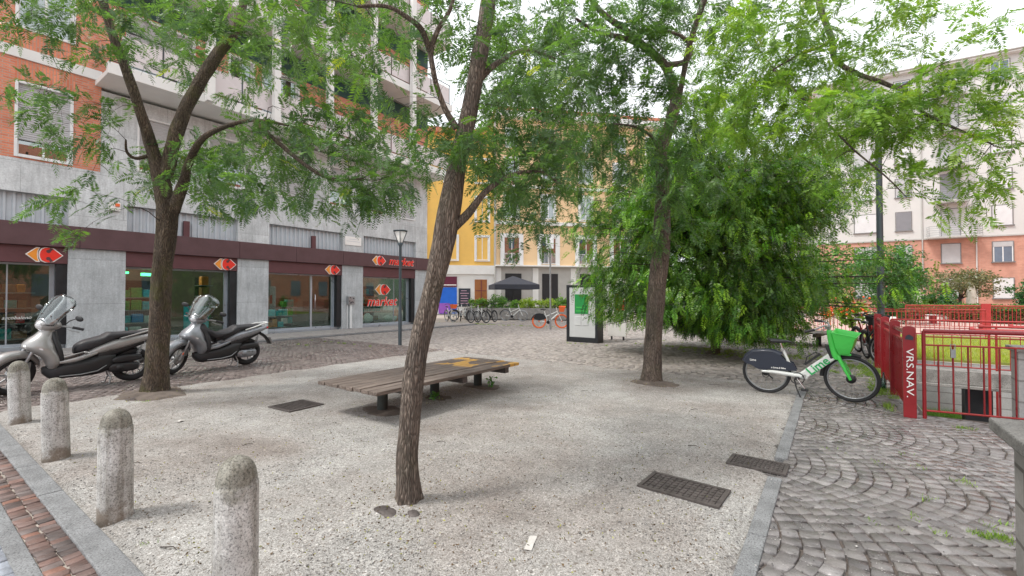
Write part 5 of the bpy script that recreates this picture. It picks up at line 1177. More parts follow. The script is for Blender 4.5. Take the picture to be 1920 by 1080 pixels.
def city_bike(lb, loc, rz, frame='bikewhite', tyre='rubber', rim='grey', group=None, basket=None, steer=.2, hub=None, lean=.08, scale=1.0, cover=None):
    t = thing('parked_bicycle', lb, 'bicycle', loc, rz, group); t.rotation_euler = (lean, 0, rz); t.scale = (scale,)*3; wb, R = 1.05, .33
    SM = Matrix.Translation((wb, 0, R)) @ Matrix.Rotation(steer, 4, Vector((-.35, 0, .94))) @ Matrix.Translation((-wb, 0, -R)); I = Matrix.Identity(4)
    bike_wheel(t, 'rear_wheel', (0, 0, R), R, I, tyre, rim, 14, .028); bike_wheel(t, 'front_wheel', (wb, 0, R), R, SM, tyre, rim, 14, .028)
    b = MB(); b.tube([(0, 0, R), (.42, 0, .29)], .02, 6); b.tube([(.42, 0, .29), (.86, 0, .66)], .034, 8); b.tube([(.40, 0, .29), (.24, 0, .80)], .022, 6); b.tube([(0, .04, R), (.27, .03, .66)], .014, 6); b.tube([(.31, 0, .55), (.84, 0, .78)], .022, 6); b.build('frame', M[frame], t)
    b = MB(); b.M = SM
    for s in (-1, 1): b.tube([(wb, s*.05, R), (wb-.17, s*.04, .72)], .014, 6)
    b.tube([(wb-.17, 0, .66), (wb-.26, 0, .98)], .022, 6); b.build('fork', M[frame], t)
    b = MB(); b.M = SM; b.tube([(.62, -.29, 1.02), (.76, -.16, 1.05), (.79, 0, 1.0), (.76, .16, 1.05), (.62, .29, 1.02)], .013, 6); b.build('handlebar', M['darkmetal'], t)
    b = MB(); b.loft([(.06, 0, .88, .06, .02), (.12, 0, .88, .08, .03), (.25, 0, .87, .03, .02), (.33, 0, .865, .015, .01)], 'x', 12, 2.3); b.tube([(.24, 0, .8), (.2, 0, .86)], .013, 6); b.build('saddle', M['black'], t)
    b = MB(); b.lathe([(0, -.06), (.085, -.06), (.085, -.05), (0, -.05)], (.42, 0, .29), 16, 'y'); b.tube([(.42, -.08, .29), (.52, -.09, .17)], .01, 5); b.box(.47, .56, -.17, -.09, .16, .18); b.build('crank', M['darkmetal'], t)
    n = 12; b = MB(); b.tube([((R+.02)*math.cos(math.radians(20+150*i/n)), 0, R+(R+.02)*math.sin(math.radians(20+150*i/n))) for i in range(n+1)], .026, 6); b.build('mudguard', M[cover or 'darkmetal'], t)
    if cover: b = MB(); b.prism([(-.28, .5), (-.1, .68), (.2, .68), (.33, .45), (0, .36), (-.2, .42)], (0, .03, 0), (1, 0, 0), (0, 0, 1), .06); b.build('rear_cover', M[cover], t)
    if basket:
        b = MB(); b.M = SM; vs = []
        for (x0, x1, hw, z) in ((.95, 1.15, .12, .78), (.92, 1.22, .17, 1.02)): vs += [(x0, -hw, z), (x1, -hw, z), (x1, hw, z), (x0, hw, z)]
        b.add(vs, [(0,3,2,1), (0,1,5,4), (1,2,6,5), (2,3,7,6), (3,0,4,7)]); o = b.build('basket', M[basket], t); so = o.modifiers.new('s', 'SOLIDIFY'); so.thickness = .012
    if hub: b = MB(); b.M = SM; b.lathe([(0, -.05), (.07, -.05), (.07, .05), (0, .05)], (wb, 0, R), 14, 'y'); b.build('hub', M[hub], t)
    return t
g = gnd(1012, 616); city_bike('orange and white share bicycle with an orange basket beside the thin grey pole', g+Vector((-.1, .1, 0)), math.radians(35), 'bikewhite', 'orange', 'orange', basket='orange', steer=-.2, cover='darkmetal', lean=.03)
G_ = 'bicycles parked along the planter wall'
for px, py, rz, fr, lb, bk, tc_ in ((838, 603, -25, 'bikewhite', 'white bicycle at the left end of the planter row, with an orange bag', 'orange', 'grey'), (851, 602, 60, 'grey', 'grey bicycle behind the white one at the left end of the planter row', None, 'rubber'), (877, 601, -70, 'bikewhite', 'white bicycle with dark tyres, second group along the planter', None, 'rubber'), (898, 604, -75, 'grey', 'grey bicycle with a dark saddle in the middle of the planter row', None, 'rubber'), (908, 603, -72, 'bikewhite', 'pale bicycle leaning beside the grey one in the middle of the planter row', None, 'rubber'), (928, 604, -80, 'darkmetal', 'dark bicycle at the right end of the planter row', None, 'rubber'), (948, 602, 20, 'bikewhite', 'pale low bicycle frame by the planter, right of the dark bicycle', None, 'grey')):
    g = gnd(px, py); city_bike(lb, g, math.radians(rz), fr, tc_, 'grey', G_, basket=bk, steer=random.uniform(-.4, .4))
G2 = 'bicycles parked behind the end of the red fence'
for px, py, rz, fr, lb, bk in ((1610, 660, -72, 'redpaint', 'red bicycle with a dark basket behind the green basket', 'darkmetal'), (1626, 672, -78, 'darkmetal', 'dark bicycle seen end-on right beside the red fence', None), (1636, 660, -85, 'redlens', 'red framed bicycle squeezed against the fence end', 'black'), (1643, 650, -82, 'grey', 'grey bicycle partly hidden behind the red fence end', None)):
    g = gnd(px, py); city_bike(lb, g, math.radians(rz), fr, 'rubber', 'grey', G2, basket=bk, steer=random.uniform(-.3, .5))
# ------------------------------------------------------------------ foliage helpers
def frond_mesh(name, P, D, Ls, col, mat_, parent, n=11, lw=.36, ll=.40, droop=.35, rach=True):
    """pinnate leaves: P base points, D directions, Ls lengths; n pairs of leaflets each"""
    N = len(P); D = D/np.linalg.norm(D, axis=1, keepdims=True); up = np.array([0, 0, 1.])+RNG.normal(0, .45, (N, 3))
    Sd = np.cross(D, up); Sd /= np.linalg.norm(Sd, axis=1, keepdims=True)+1e-9; Nn = np.cross(Sd, D)
    dr = droop*RNG.uniform(.4, 1.5, N)
    t = (np.arange(n)+1.2)/(n+.7)
    def rc(tt): return P[:, None]+D[:, None]*Ls[:, None, None]*tt[None, :, None]+np.array([0, 0, -1.])*(dr*Ls)[:, None, None]*(tt**2)[None, :, None]
    C0 = rc(t); shp = np.sin(np.pi*(t*.80+.17))**.55
    out = []
    for sg in (-1, 1):
        fan = .30+.35*t
        d = Sd[:, None]*sg*np.cos(fan)[None, :, None]+D[:, None]*np.sin(fan)[None, :, None]+RNG.normal(0, .10, (N, n, 3))
        d[..., 2] -= .12
        l = (ll*Ls)[:, None]*shp[None]*RNG.uniform(.85, 1.1, (N, n)); wv = D[:, None]*np.cos(fan)[None, :, None]-Sd[:, None]*sg*np.sin(fan)[None, :, None]+Nn[:, None]*RNG.normal(0, .35, (N, n, 1))
        wd = (l*lw*.5)[..., None]*wv; tip = C0+d*l[..., None]; m1 = C0+d*(l*.5)[..., None]
        out.append(np.stack([C0, m1-wd, tip, m1+wd], 2))
    V = np.concatenate(out, 1).reshape(-1, 3); F = np.arange(len(V)).reshape(-1, 4)
    cc = np.repeat(col, n*2*4, 0)
    if rach:
        tt = np.array([0, .5, 1.0]); R_ = rc(tt); wr = (Nn*.0016)[:, None]; a = R_-wr; b_ = R_+wr
        Q = np.concatenate([np.stack([a[:, 0], b_[:, 0], b_[:, 1], a[:, 1]], 1), np.stack([a[:, 1], b_[:, 1], b_[:, 2], a[:, 2]], 1)], 1).reshape(-1, 3)
        F = np.concatenate([F, len(V)+np.arange(len(Q)).reshape(-1, 4)]); V = np.concatenate([V, Q]); cc = np.concatenate([cc, np.repeat(col*.8, 8, 0)])
    return npmesh(name, V, F, mat_, parent, cc)
def leafclump_mesh(name, P, size, col, mat_, parent, out=None):
    """loose single leaves, one folded quad each"""
    N = len(P); a = RNG.normal(0, 1, (N, 3)); a[:, 2] *= .6; a /= np.linalg.norm(a, axis=1, keepdims=True); b = np.cross(a, RNG.normal(0, 1, (N, 3))); b /= np.linalg.norm(b, axis=1, keepdims=True)
    s = size*RNG.uniform(.6, 1.3, (N, 1)); V = np.stack([P, P+a*s*.5-b*s*.26, P+a*s, P+a*s*.5+b*s*.26], 1).reshape(-1, 3)
    return npmesh(name, V, np.arange(len(V)).reshape(-1, 4), mat_, parent, np.repeat(col, 4, 0))
def twig_mesh(name, segs, mat_, parent, k=4):
    A = np.array([s[0] for s in segs]); B = np.array([s[1] for s in segs]); ra = np.array([s[2] for s in segs]); rb = np.array([s[3] for s in segs])
    d = B-A; ln = np.linalg.norm(d, axis=1, keepdims=True)+1e-9; d = d/ln; ref = np.where(np.abs(d[:, 2:3]) < .9, np.array([[0, 0, 1.]]), np.array([[1., 0, 0]]))
    u = np.cross(d, ref); u /= np.linalg.norm(u, axis=1, keepdims=True); w_ = np.cross(d, u); an = np.arange(k)*2*np.pi/k
    o = u[:, None]*np.cos(an)[None, :, None]+w_[:, None]*np.sin(an)[None, :, None]
    V = np.concatenate([A[:, None]+o*ra[:, None, None], (B+d*ra[:, None]*.4)[:, None]+o*rb[:, None, None]], 1)
    f = np.array([[i, (i+1) % k, k+(i+1) % k, k+i] for i in range(k)]); F = (np.arange(len(segs))[:, None, None]*2*k+f[None]).reshape(-1, 4)
    return npmesh(name, V.reshape(-1, 3), F, mat_, parent, smooth=True)
def smooth_path(pts, rad, step):
    pts = [np.array(p, float) for p in pts]; out = []; rr = []
    for i in range(len(pts)-1):
        p0, p1, p2, p3 = pts[max(i-1, 0)], pts[i], pts[i+1], pts[min(i+2, len(pts)-1)]; m = max(2, int(np.linalg.norm(p2-p1)/step))
        for j in range(m):
            t = j/m; out.append(.5*((2*p1)+(-p0+p2)*t+(2*p0-5*p1+4*p2-p3)*t*t+(-p0+3*p1-3*p2+p3)*t**3)); rr.append(rad[i]*(1-t)+rad[i+1]*t)
    out.append(pts[-1]); rr.append(rad[-1]); return out, rr
def limb(b, pts, rad, n=28, flare=0.0, seed=0, step=.04):
    P, R = smooth_path(pts, rad, step); i0 = len(b.v); b.tube(P, R, n, True)
    # fissured, uneven surface
    for j in range(len(P)):
        c = P[j]; fl = 1+flare*math.exp(-j*step/.10)
        for k in range(n):
            idx = i0+j*n+k; v = np.array(b.v[idx]); d = v-c; L_ = np.linalg.norm(d); a = k/n*2*math.pi
            nn = noise.noise(Vector((math.cos(a)*2.6+seed, math.sin(a)*2.6, c[2]*3.2+c[0])))*.13+noise.noise(Vector((math.cos(a)*9, math.sin(a)*9+seed, c[2]*4)))*.09
            root = 1+(fl-1)*(1+.6*math.sin(a*5+seed)); b.v[idx] = tuple(c+d*(1+nn)*root)
    return P, R
def crown(t, starts, blobs, frond=(.17, .30), per=8, cols=None, twr=.0035, droop=.35, npairs=12, seed=1, hang=.2, minr=0.0, lw=.27, ll=.31, mat_='leaf', dens=.78):
    """starts: skeleton points with radius; blobs: (centre, (rx,ry,rz), count). grows twigs to targets and hangs leaves on them"""
    rng = np.random.default_rng(seed); nodes = [np.array(p) for p, r in starts]; rad = [r for p, r in starts]; path = [0.0]*len(nodes)
    T = []
    for c, r, k, U in blobs:
        k = max(4, int(k*dens))
        q = rng.normal(0, 1, (k, 3)); q /= np.linalg.norm(q, axis=1, keepdims=True); q *= rng.uniform(.15, 1, (k, 1))**(1/2.2)
        T.append(np.array(c)+(q*np.array(r)) @ U)
    T = np.concatenate(T); A = np.array(nodes); d0 = np.min(np.linalg.norm(T[:, None]-A[None], axis=2), axis=1); T = T[np.argsort(d0)]
    segs = []; FP = []; FD = []
    cap = 30000; NA = np.zeros((cap, 3)); NP = np.zeros(cap); NR = np.zeros(cap); cnt = len(nodes); NA[:cnt] = A; NR[:cnt] = rad
    for tg in T:
        d = np.linalg.norm(NA[:cnt]-tg, axis=1); j = int(np.argmin(d+.30*NP[:cnt]+rng.uniform(0, .05, cnt))); L_ = d[j]
        if L_ < .05: continue
        m = max(2, int(L_/.10)); p = NA[j].copy(); st = NR[j]; r0 = min(st*.7, twr+.0075*L_); prev = p
        bow = rng.normal(0, .10, 3)*L_; bow[2] += .13*L_; dirv = (tg-p)/L_
        for i in range(1, m+1):
            u = i/m; q = p+(tg-p)*u+bow*math.sin(math.pi*u)+rng.normal(0, .012, 3); ra = r0*(1-(i-1)/m)+twr*.6*((i-1)/m); rb = r0*(1-u)+twr*.6*u
            segs.append((prev, q, ra, rb)); 
            if cnt < cap: NA[cnt] = q; NP[cnt] = NP[j]+L_*u; NR[cnt] = rb; cnt += 1
            lastdir = q-prev; prev = q
            if rng.random() < .65:
                e = rng.normal(0, 1, 3); e /= np.linalg.norm(e); e = q+e*rng.uniform(.04, .2); segs.append((q, e, twr*.7, twr*.35))
            if u > .45 or L_ < .4:
                for s in range(1 if rng.random() < .62 else 0):
                    e = rng.normal(0, 1, 3); e -= dirv*np.dot(e, dirv); e /= np.linalg.norm(e)+1e-9; dd = e*.95+lastdir/np.linalg.norm(lastdir)*.5; dd[2] -= hang; FP.append(q); FD.append(dd)
        for s in range(max(2, per//2)):
            e = rng.normal(0, 1, 3)*.8+lastdir/np.linalg.norm(lastdir)*.8; e[2] -= hang; FP.append(prev+rng.normal(0, .03, 3)); FD.append(e)
    FP = np.array(FP); FD = np.array(FD); N = len(FP); Ls = rng.uniform(frond[0], frond[1], N)
    cl = np.array(cols); w_ = rng.dirichlet([.55]*len(cl), N); nzv = np.array([noise.noise(Vector(p)*.9) for p in FP])
    col = (w_ @ cl)*(1+.35*nzv[:, None])*rng.uniform(.8, 1.2, (N, 1)); yel = rng.random(N) < .006; col[yel] = (.34, .40, .05)
    twig_mesh('twigs', segs, M['twig'], t); frond_mesh('crown', FP, FD, Ls, col.clip(.01, .9), M[mat_], t, npairs, lw, ll, droop)
    return N
CR = np.array([math.cos(YAW), math.sin(YAW), 0]); CF = np.array([-math.sin(YAW), math.cos(YAW), 0]); U3 = np.stack([CR, CF, np.array([0, 0, 1.])])
def blob(px, py, d, rx, ry, rd, k):       # an ellipsoid of leaf targets: half width, half height, half depth in metres
    return (np.array(at(px, py, d)), (rx, rd, ry), k, U3)
def PP(l): return [np.array(at(*a)) for a in l]
GRN = [(.055, .12, .04), (.09, .18, .055), (.15, .28, .06), (.075, .145, .095)]
GRNB = [(.13, .27, .045), (.24, .40, .06), (.32, .46, .085), (.09, .19, .045)]
nfr = 0
# left tree, mossy forked trunk
base = gnd(292, 738)
t = thing('honey_locust_tree', 'mossy forked tree at the left, its trunk standing between the two scooters', 'tree', (0, 0, 0), 0, 'feathery leaved trees of the court')
b = MB(); P1 = PP([(292, 742, 6.94), (294, 690, 6.94), (300, 600, 6.94), (303, 520, 6.94), (312, 440, 6.94), (316, 385, 6.94)]); st = []
p, r = limb(b, P1, [.172, .146, .134, .128, .132, .145], 32, .35, 1); st += list(zip(p, r))[60:]
p, r = limb(b, PP([(314, 400, 6.94), (300, 330, 6.9), (285, 280, 6.85), (262, 205, 6.7), (238, 135, 6.6), (210, 60, 6.5), (186, -20, 6.4), (150, -140, 6.3)]), [.13, .105, .085, .065, .06, .055, .05, .03], 24, 0, 2); st += list(zip(p, r))
p, r = limb(b, PP([(312, 330, 6.9), (330, 250, 7.0), (360, 180, 7.1), (405, 105, 7.2), (445, 50, 7.2), (458, -10, 7.3), (470, -120, 7.4)]), [.09, .095, .09, .085, .07, .055, .04], 24, 0, 3); st += list(zip(p, r))
p, r = limb(b, PP([(325, 395, 6.94), (345, 340, 6.8), (352, 310, 6.7), (375, 265, 6.5), (415, 240, 6.3), (475, 225, 6.1), (540, 235, 5.9)]), [.09, .07, .055, .042, .030, .022, .014], 18, 0, 4); st += list(zip(p, r))
p, r = limb(b, PP([(285, 290, 6.85), (255, 297, 6.8), (238, 285, 6.7), (236, 262, 6.6)]), [.035, .025, .02, .012], 12, 0, 5); st += list(zip(p, r))
p, r = limb(b, PP([(475, 225, 6.1), (560, 300, 5.9), (620, 335, 5.9), (680, 335, 5.9)]), [.03, .026, .02, .012], 10, 0, 6); st += list(zip(p, r))
b.build('trunk', M['bark1'], t)
nfr += crown(t, st, [blob(160, 50, 5.9, .9, .4, .9, 45), blob(140, 220, 6.2, .6, .55, .7, 42), blob(300, 60, 7.6, 1.0, .7, 1.2, 50), blob(430, 120, 7.9, 1.0, .6, 1.0, 45), blob(470, 320, 7.0, 1.5, .75, .9, 120), blob(620, 320, 6.3, 1.5, .75, .9, 130), blob(330, 320, 7.9, 1.1, .5, .5, 70), blob(560, 60, 6.4, 1.0, .7, 1.0, 90), blob(150, 380, 6.0, .4, .5, .5, 16), blob(700, 350, 6.0, .5, .35, .6, 30), blob(60, 40, 5.5, .6, .4, .5, 14), blob(620, 220, 6.6, .8, .4, .6, 50), blob(330, 20, 5.8, .8, .25, .6, 40)],
      per=6, cols=GRN, seed=3)
# foreground leaning tree
t = thing('honey_locust_tree', 'leaning brown trunk in the middle foreground of the gravel court', 'tree', (0, 0, 0), 0, 'feathery leaved trees of the court')
b = MB(); st = []
p, r = limb(b, PP([(766, 952, 3.25), (764, 880, 3.25), (768, 800, 3.25), (774, 720, 3.26), (790, 630, 3.28), (812, 540, 3.3), (832, 450, 3.32), (846, 375, 3.35), (858, 310, 3.4), (874, 235, 3.45), (893, 140, 3.5), (908, 50, 3.6), (920, -40, 3.7), (930, -160, 3.9)]), [.078, .077, .071, .075, .073, .071, .081, .080, .063, .062, .060, .062, .055, .045], 36, .35, 7, .02); st += list(zip(p, r))[110:]
p, r = limb(b, PP([(852, 425, 3.35), (878, 400, 3.35), (903, 368, 3.4), (925, 348, 3.45), (965, 326, 3.5), (1012, 322, 3.6), (1050, 345, 3.7)]), [.036, .030, .024, .019, .015, .011, .007], 16, 0, 8, .02); st += list(zip(p, r))
p, r = limb(b, PP([(856, 240, 3.42), (835, 205, 3.4), (820, 165, 3.35), (812, 130, 3.3), (808, 95, 3.3), (822, 55, 3.25), (845, 15, 3.2), (860, -50, 3.2)]), [.027, .022, .019, .020, .022, .016, .014, .010], 16, 0, 9, .02); st += list(zip(p, r))
p, r = limb(b, PP([(806, 95, 3.3), (790, 55, 3.2), (760, 30, 3.15), (725, 12, 3.1), (670, 12, 3.0)]), [.024, .020, .016, .013, .009], 12, 0, 10, .02); st += list(zip(p, r))
p, r = limb(b, PP([(885, 165, 3.5), (930, 120, 3.6), (985, 95, 3.8), (1040, 110, 4.0)]), [.03, .022, .017, .011], 12, 0, 11, .02); st += list(zip(p, r))
b.build('trunk', M['bark2'], t)
nfr += crown(t, st, [blob(640, 60, 3.3, .45, .30, .5, 60), blob(760, 190, 3.3, .35, .35, .5, 30), blob(930, 290, 3.7, .42, .28, .4, 60), blob(860, 265, 3.15, .2, .16, .3, 40), blob(1010, 190, 3.7, .5, .5, .6, 80), blob(1010, 60, 3.9, .55, .35, .6, 60), blob(760, 20, 3.4, .6, .2, .6, 50), blob(1000, 330, 3.6, .4, .2, .4, 50), blob(890, 60, 3.4, .4, .3, .5, 24), blob(970, 420, 3.9, .35, .25, .4, 24), blob(980, 250, 4.5, .8, .7, .6, 120), blob(1020, 400, 5.0, .7, .4, .6, 50), blob(700, 40, 4.0, .5, .35, .4, 40)],
      frond=(.12, .20), per=4, cols=GRN, twr=.0022, seed=5, dens=.62)
# far middle tree with long branch over the right
t = thing('honey_locust_tree', 'straight trunk left of the green bicycle, its long limbs reaching over the right side', 'tree', (0, 0, 0), 0, 'feathery leaved trees of the court')
b = MB(); st = []
p, r = limb(b, PP([(1222, 722, 7.78), (1223, 660, 7.78), (1230, 560, 7.78), (1240, 450, 7.78), (1243, 360, 7.78), (1240, 290, 7.8), (1256, 232, 7.8), (1268, 190, 7.8)]), [.165, .148, .142, .152, .108, .095, .095, .10], 32, .35, 12); st += list(zip(p, r))[90:]
p, r = limb(b, PP([(1268, 195, 7.8), (1258, 150, 7.75), (1243, 118, 7.7), (1205, 85, 7.5), (1170, 55, 7.3), (1125, 20, 7.1), (1090, -30, 6.9)]), [.09, .08, .068, .06, .05, .04, .03], 20, 0, 13); st += list(zip(p, r))
p, r = limb(b, PP([(1250, 122, 7.7), (1285, 115, 7.8), (1296, 90, 7.9), (1278, 68, 7.9), (1240, 55, 7.8)]), [.05, .045, .035, .028, .018], 12, 0, 14); st += list(zip(p, r))
p, r = limb(b, PP([(1210, 88, 7.5), (1165, 70, 7.3), (1120, 60, 7.2), (1080, 35, 7.0)]), [.045, .04, .03, .02], 12, 0, 15); st += list(zip(p, r))
p, r = limb(b, PP([(1272, 190, 7.8), (1300, 60, 7.3), (1360, -80, 6.8), (1440, -150, 6.4), (1505, -90, 6.1), (1540, 20, 5.9), (1560, 75, 5.8), (1566, 112, 5.7), (1605, 137, 5.5), (1648, 152, 5.3), (1682, 164, 5.2), (1708, 153, 5.1), (1752, 127, 5.0)]), [.045, .045, .045, .042, .04, .036, .034, .032, .027, .025, .022, .016, .010], 14, 0, 16); st += list(zip(p, r))
p, r = limb(b, PP([(1560, 75, 5.8), (1540, 88, 5.7), (1500, 102, 5.6), (1450, 130, 5.5)]), [.026, .02, .014, .01], 10, 0, 17); st += list(zip(p, r))
p, r = limb(b, PP([(1682, 164, 5.2), (1720, 185, 5.0), (1730, 210, 4.9), (1790, 240, 4.6), (1860, 270, 4.3)]), [.024, .02, .018, .013, .008], 10, 0, 18); st += list(zip(p, r))
p, r = limb(b, PP([(1240, 300, 7.8), (1225, 260, 7.4), (1190, 238, 7.2), (1150, 232, 7.0)]), [.035, .028, .02, .012], 10, 0, 19); st += list(zip(p, r))
p, r = limb(b, PP([(1450, 130, 5.5), (1540, 220, 5.2), (1600, 280, 4.9), (1660, 330, 4.8), (1700, 370, 4.8)]), [.012, .012, .01, .008, .004], 8, 0, 20); st += list(zip(p, r))
b.build('trunk', M['bark2'], t)
nfr += crown(t, st, [blob(1090, 120, 7.2, 1.1, .9, 1.2, 150), blob(1330, 40, 8.6, 1.3, .6, .8, 90), blob(1310, 190, 8.6, .6, .9, .4, 60), blob(1010, 130, 7.6, 1.1, .9, .8, 90), blob(1000, 330, 7.8, .9, .9, .5, 70), blob(1180, 40, 7.6, .8, .5, .8, 50), blob(1185, 150, 7.2, .75, .75, .5, 100), blob(1235, 30, 7.0, .5, .4, .5, 40), blob(930, 130, 6.6, .6, .8, .6, 60), blob(1100, 260, 7.6, .7, .5, .5, 50), blob(1180, 280, 7.0, 1.1, .5, .8, 85), blob(1300, 330, 6.9, .7, .5, .7, 45), blob(1250, 430, 7.2, .6, .3, .5, 20)],
      per=6, cols=GRN, seed=8)
nfr += crown(t, st, [blob(1440, 60, 5.6, .9, .6, .8, 110), blob(1620, 50, 5.2, 1.1, .45, .7, 80), blob(1440, 210, 5.6, .6, .5, .6, 110), blob(1620, 220, 4.9, .9, .22, .7, 110), blob(1760, 200, 4.6, .8, .35, .6, 90), blob(1880, 290, 4.2, .35, .45, .5, 34), blob(1620, 330, 4.9, .6, .3, .5, 24), blob(1780, 350, 4.4, .35, .45, .4, 14), blob(1850, 90, 5.0, .5, .3, .5, 14), blob(1400, 130, 6.2, .6, .7, .8, 70), blob(1340, 210, 6.8, .5, .6, .6, 60), blob(1540, 150, 5.6, .7, .4, .6, 50)],
      frond=(.15, .24), per=4, cols=GRNB, twr=.0022, seed=9, hang=.12, dens=1.08)
# dense drooping tree
def dense_tree(name, lb, px, d, rx, rz, zc, N, cols, base_r=.2, frond=(.22, .36), seed=20, per_clump=26, shell=.5, zmin=.4, zskirt=None, top=1.0, zlow=None, sig=1.0):
    rng = np.random.default_rng(seed); c = at(px, 600, d); c.z = 0
    t = thing(name, lb, 'tree', (0, 0, 0)); b = MB(); p, r = limb(b, [np.array((c.x, c.y, -.05)), np.array((c.x+.05, c.y, zc*.5)), np.array((c.x-.1, c.y+.1, zc)), np.array((c.x, c.y, zc+rz*.6))], [base_r, base_r*.8, base_r*.6, base_r*.2], 16, .3, seed, .1)
    b.build('trunk', M['bark1'], t)
    K = N//per_clump; q = rng.normal(0, 1, (K, 3)); q /= np.linalg.norm(q, axis=1, keepdims=True); rr = rng.uniform(shell, 1.0, (K, 1))
    lump = np.array([1+.30*noise.noise(Vector(v)*1.9+Vector((seed, 0, 0)))+.16*noise.noise(Vector(v)*4.5) for v in q])[:, None]
    cen = q*rr*lump*np.array([rx, rx*.85, rz]); cen[:, 2] += zc; segs = []
    low = cen[:, 2] < zc
    if zskirt is not None:
        k = low; cen[k, 2] = np.maximum(cen[k, 2]-rng.uniform(0, 1.0, k.sum())*(zc-zskirt)*.5, zskirt+rng.uniform(0, .5, k.sum())); cen[k, :2] *= 1.0
    cen = cen @ np.eye(3); cen = cen[:, 0:1]*CR+cen[:, 1:2]*CF+cen[:, 2:3]*np.array([0, 0, 1.]); cen += np.array([c.x, c.y, 0]); cen = cen[cen[:, 2] > zmin]
    FP = []; FD = []; CB = []
    for e in cen:
        o = e-np.array([c.x, c.y, zc]); o /= np.linalg.norm(o)+1e-9
        s0 = np.array([c.x, c.y, min(max(e[2]*.75, .9), zc+rz*.5)]); mid = (s0+e)/2+np.array([0, 0, .25]); segs += [(s0, mid, .022, .014), (mid, e, .014, .005)]
        n_ = per_clump; P = e+rng.normal(0, 1, (n_, 3))*np.array([.30, .30, .26])*sig; D = o*.5+rng.normal(0, .55, (n_, 3))+np.array([0, 0, -.75]); FP.append(P); FD.append(D); CB.append(np.full(n_, rng.choice([.6, .85, 1.1, 1.5])))
    FP = np.concatenate(FP); FD = np.concatenate(FD); n_ = len(FP); cl = np.array(cols); w_ = rng.dirichlet([.5]*len(cl), n_)
    nzv = np.array([noise.noise(Vector(p)*1.1) for p in FP]); col = (w_ @ cl)*(1+.4*nzv[:, None])*rng.uniform(.75, 1.25, (n_, 1))*np.concatenate(CB)[:, None]
    lat = (FP-np.array([c.x, c.y, 0])) @ CR
    lo = np.interp(lat, zlow[0], zlow[1])+.18*np.array([noise.noise(Vector((a*3, b_*3, 1))) for a, b_ in FP[:, :2]]) if zlow else zmin
    keep = FP[:, 2]-.12 > lo; FP, FD, col = FP[keep], FD[keep], col[keep]
    twig_mesh('twigs', segs, M['twig'], t); frond_mesh('crown', FP, FD, rng.uniform(frond[0], frond[1], len(FP)), col.clip(.008, .9), M['leafdark'], t, 9, .34, .30, .35, False)
    return t
dense_tree('weeping_tree', 'dense dark green weeping tree behind the middle trunk, its branches almost touching the ground', 1340, 11.6, 3.5, 2.85, 3.1, 26000, [(.045, .135, .018), (.09, .24, .026), (.26, .46, .04), (.028, .085, .024)], .12, frond=(.18, .30), seed=21, per_clump=30, shell=.36, zmin=.3, zskirt=.45, sig=.8,
           zlow=([-4.0, -3.2, -2.2, -1.2, -.5, 1.0, 1.8, 2.6, 3.8], [1.6, .85, .8, 1.2, .45, .35, 1.0, 1.3, 1.35]))
# background trees and shrubs made of loose leaves
def leafy(name, lb, cat, c, rx, rz, zc, N, size, cols, seed, trunk=None, kind=None, group=None, sq=1.0, ry=None):
    rng = np.random.default_rng(seed); c = Vector((c[0], c[1], 0)); t = thing(name, lb, cat, (0, 0, 0), 0, group)
    K = max(6, N//60); q = rng.normal(0, 1, (K, 3)); q /= np.linalg.norm(q, axis=1, keepdims=True); rr = rng.uniform(.35, 1.0, (K, 1))
    cen = q*rr*np.array([rx, ry or rx, rz])*np.array([1+.35*noise.noise(Vector(v)*2+Vector((seed, 0, 0))) for v in q])[:, None]
    P = cen[rng.integers(0, K, N)]+rng.normal(0, 1, (N, 3))*np.array([rx, ry or rx, rz])*.13; P += np.array([c.x, c.y, zc]); P = P[P[:, 2] > .03]; N = len(P)
    cl = np.array(cols); col = (rng.dirichlet([.5]*len(cl), N) @ cl)*rng.uniform(.7, 1.3, (N, 1))
    b = MB(); h = trunk or .3; b.tube([(c.x, c.y, -.05), (c.x+.03, c.y, h*.6), (c.x, c.y, h)], [max(.02, rx*.06), max(.015, rx*.05), max(.01, rx*.03)], 8)
    for k in range(9): e = cen[rng.integers(0, K)]; b.tube([(c.x, c.y, h*.8), (c.x+e[0]*.5, c.y+e[1]*.5, (h+zc+e[2])*.5+.05), (c.x+e[0], c.y+e[1], zc+e[2])], [max(.012, rx*.025), max(.01, rx*.018), .006], 5)
    b.build('stem' if cat != 'tree' else 'trunk', M['twig'], t); leafclump_mesh('foliage' if cat != 'tree' else 'crown', P, size, col, M['leafdark'], t); return t
DG = [(.03, .10, .03), (.06, .18, .04), (.04, .13, .06)]; BG_ = [(.12, .26, .04), (.22, .40, .06), (.08, .20, .03)]; YG = [(.30, .42, .06), (.42, .50, .08), (.16, .32, .05)]; OL = [(.16, .17, .09), (.24, .21, .13), (.11, .14, .07)]
def ga(px, d): p = at(px, 600, d); return (p.x, p.y)
leafy('evergreen_tree', 'dark leaved tree just right of the tall lamp post', 'tree', ga(1672, 24), 1.5, 2.2, 2.3, 9000, .16, DG+[(.10, .26, .05)], 31, 1.4)
leafy('small_tree', 'small grey green tree with a round crown in front of the salmon brick wall', 'tree', ga(1800, 31), 2.0, 1.0, 2.3, 5000, .16, OL, 32, 1.6)
leafy('round_bush', 'dark green round bush left under the small grey green tree', 'bush', ga(1770, 30), 1.1, .8, 1.0, 3000, .14, DG, 33)
leafy('round_bush', 'green bush at the right picture edge before the brick wall', 'bush', ga(1925, 28), .8, 1.0, 1.5, 2200, .15, DG, 34)
leafy('round_bush', 'bright green bush between the folded parasol and the dark round bush', 'bush', ga(1742, 30.5), .7, .5, 1.0, 1400, .13, BG_, 35)
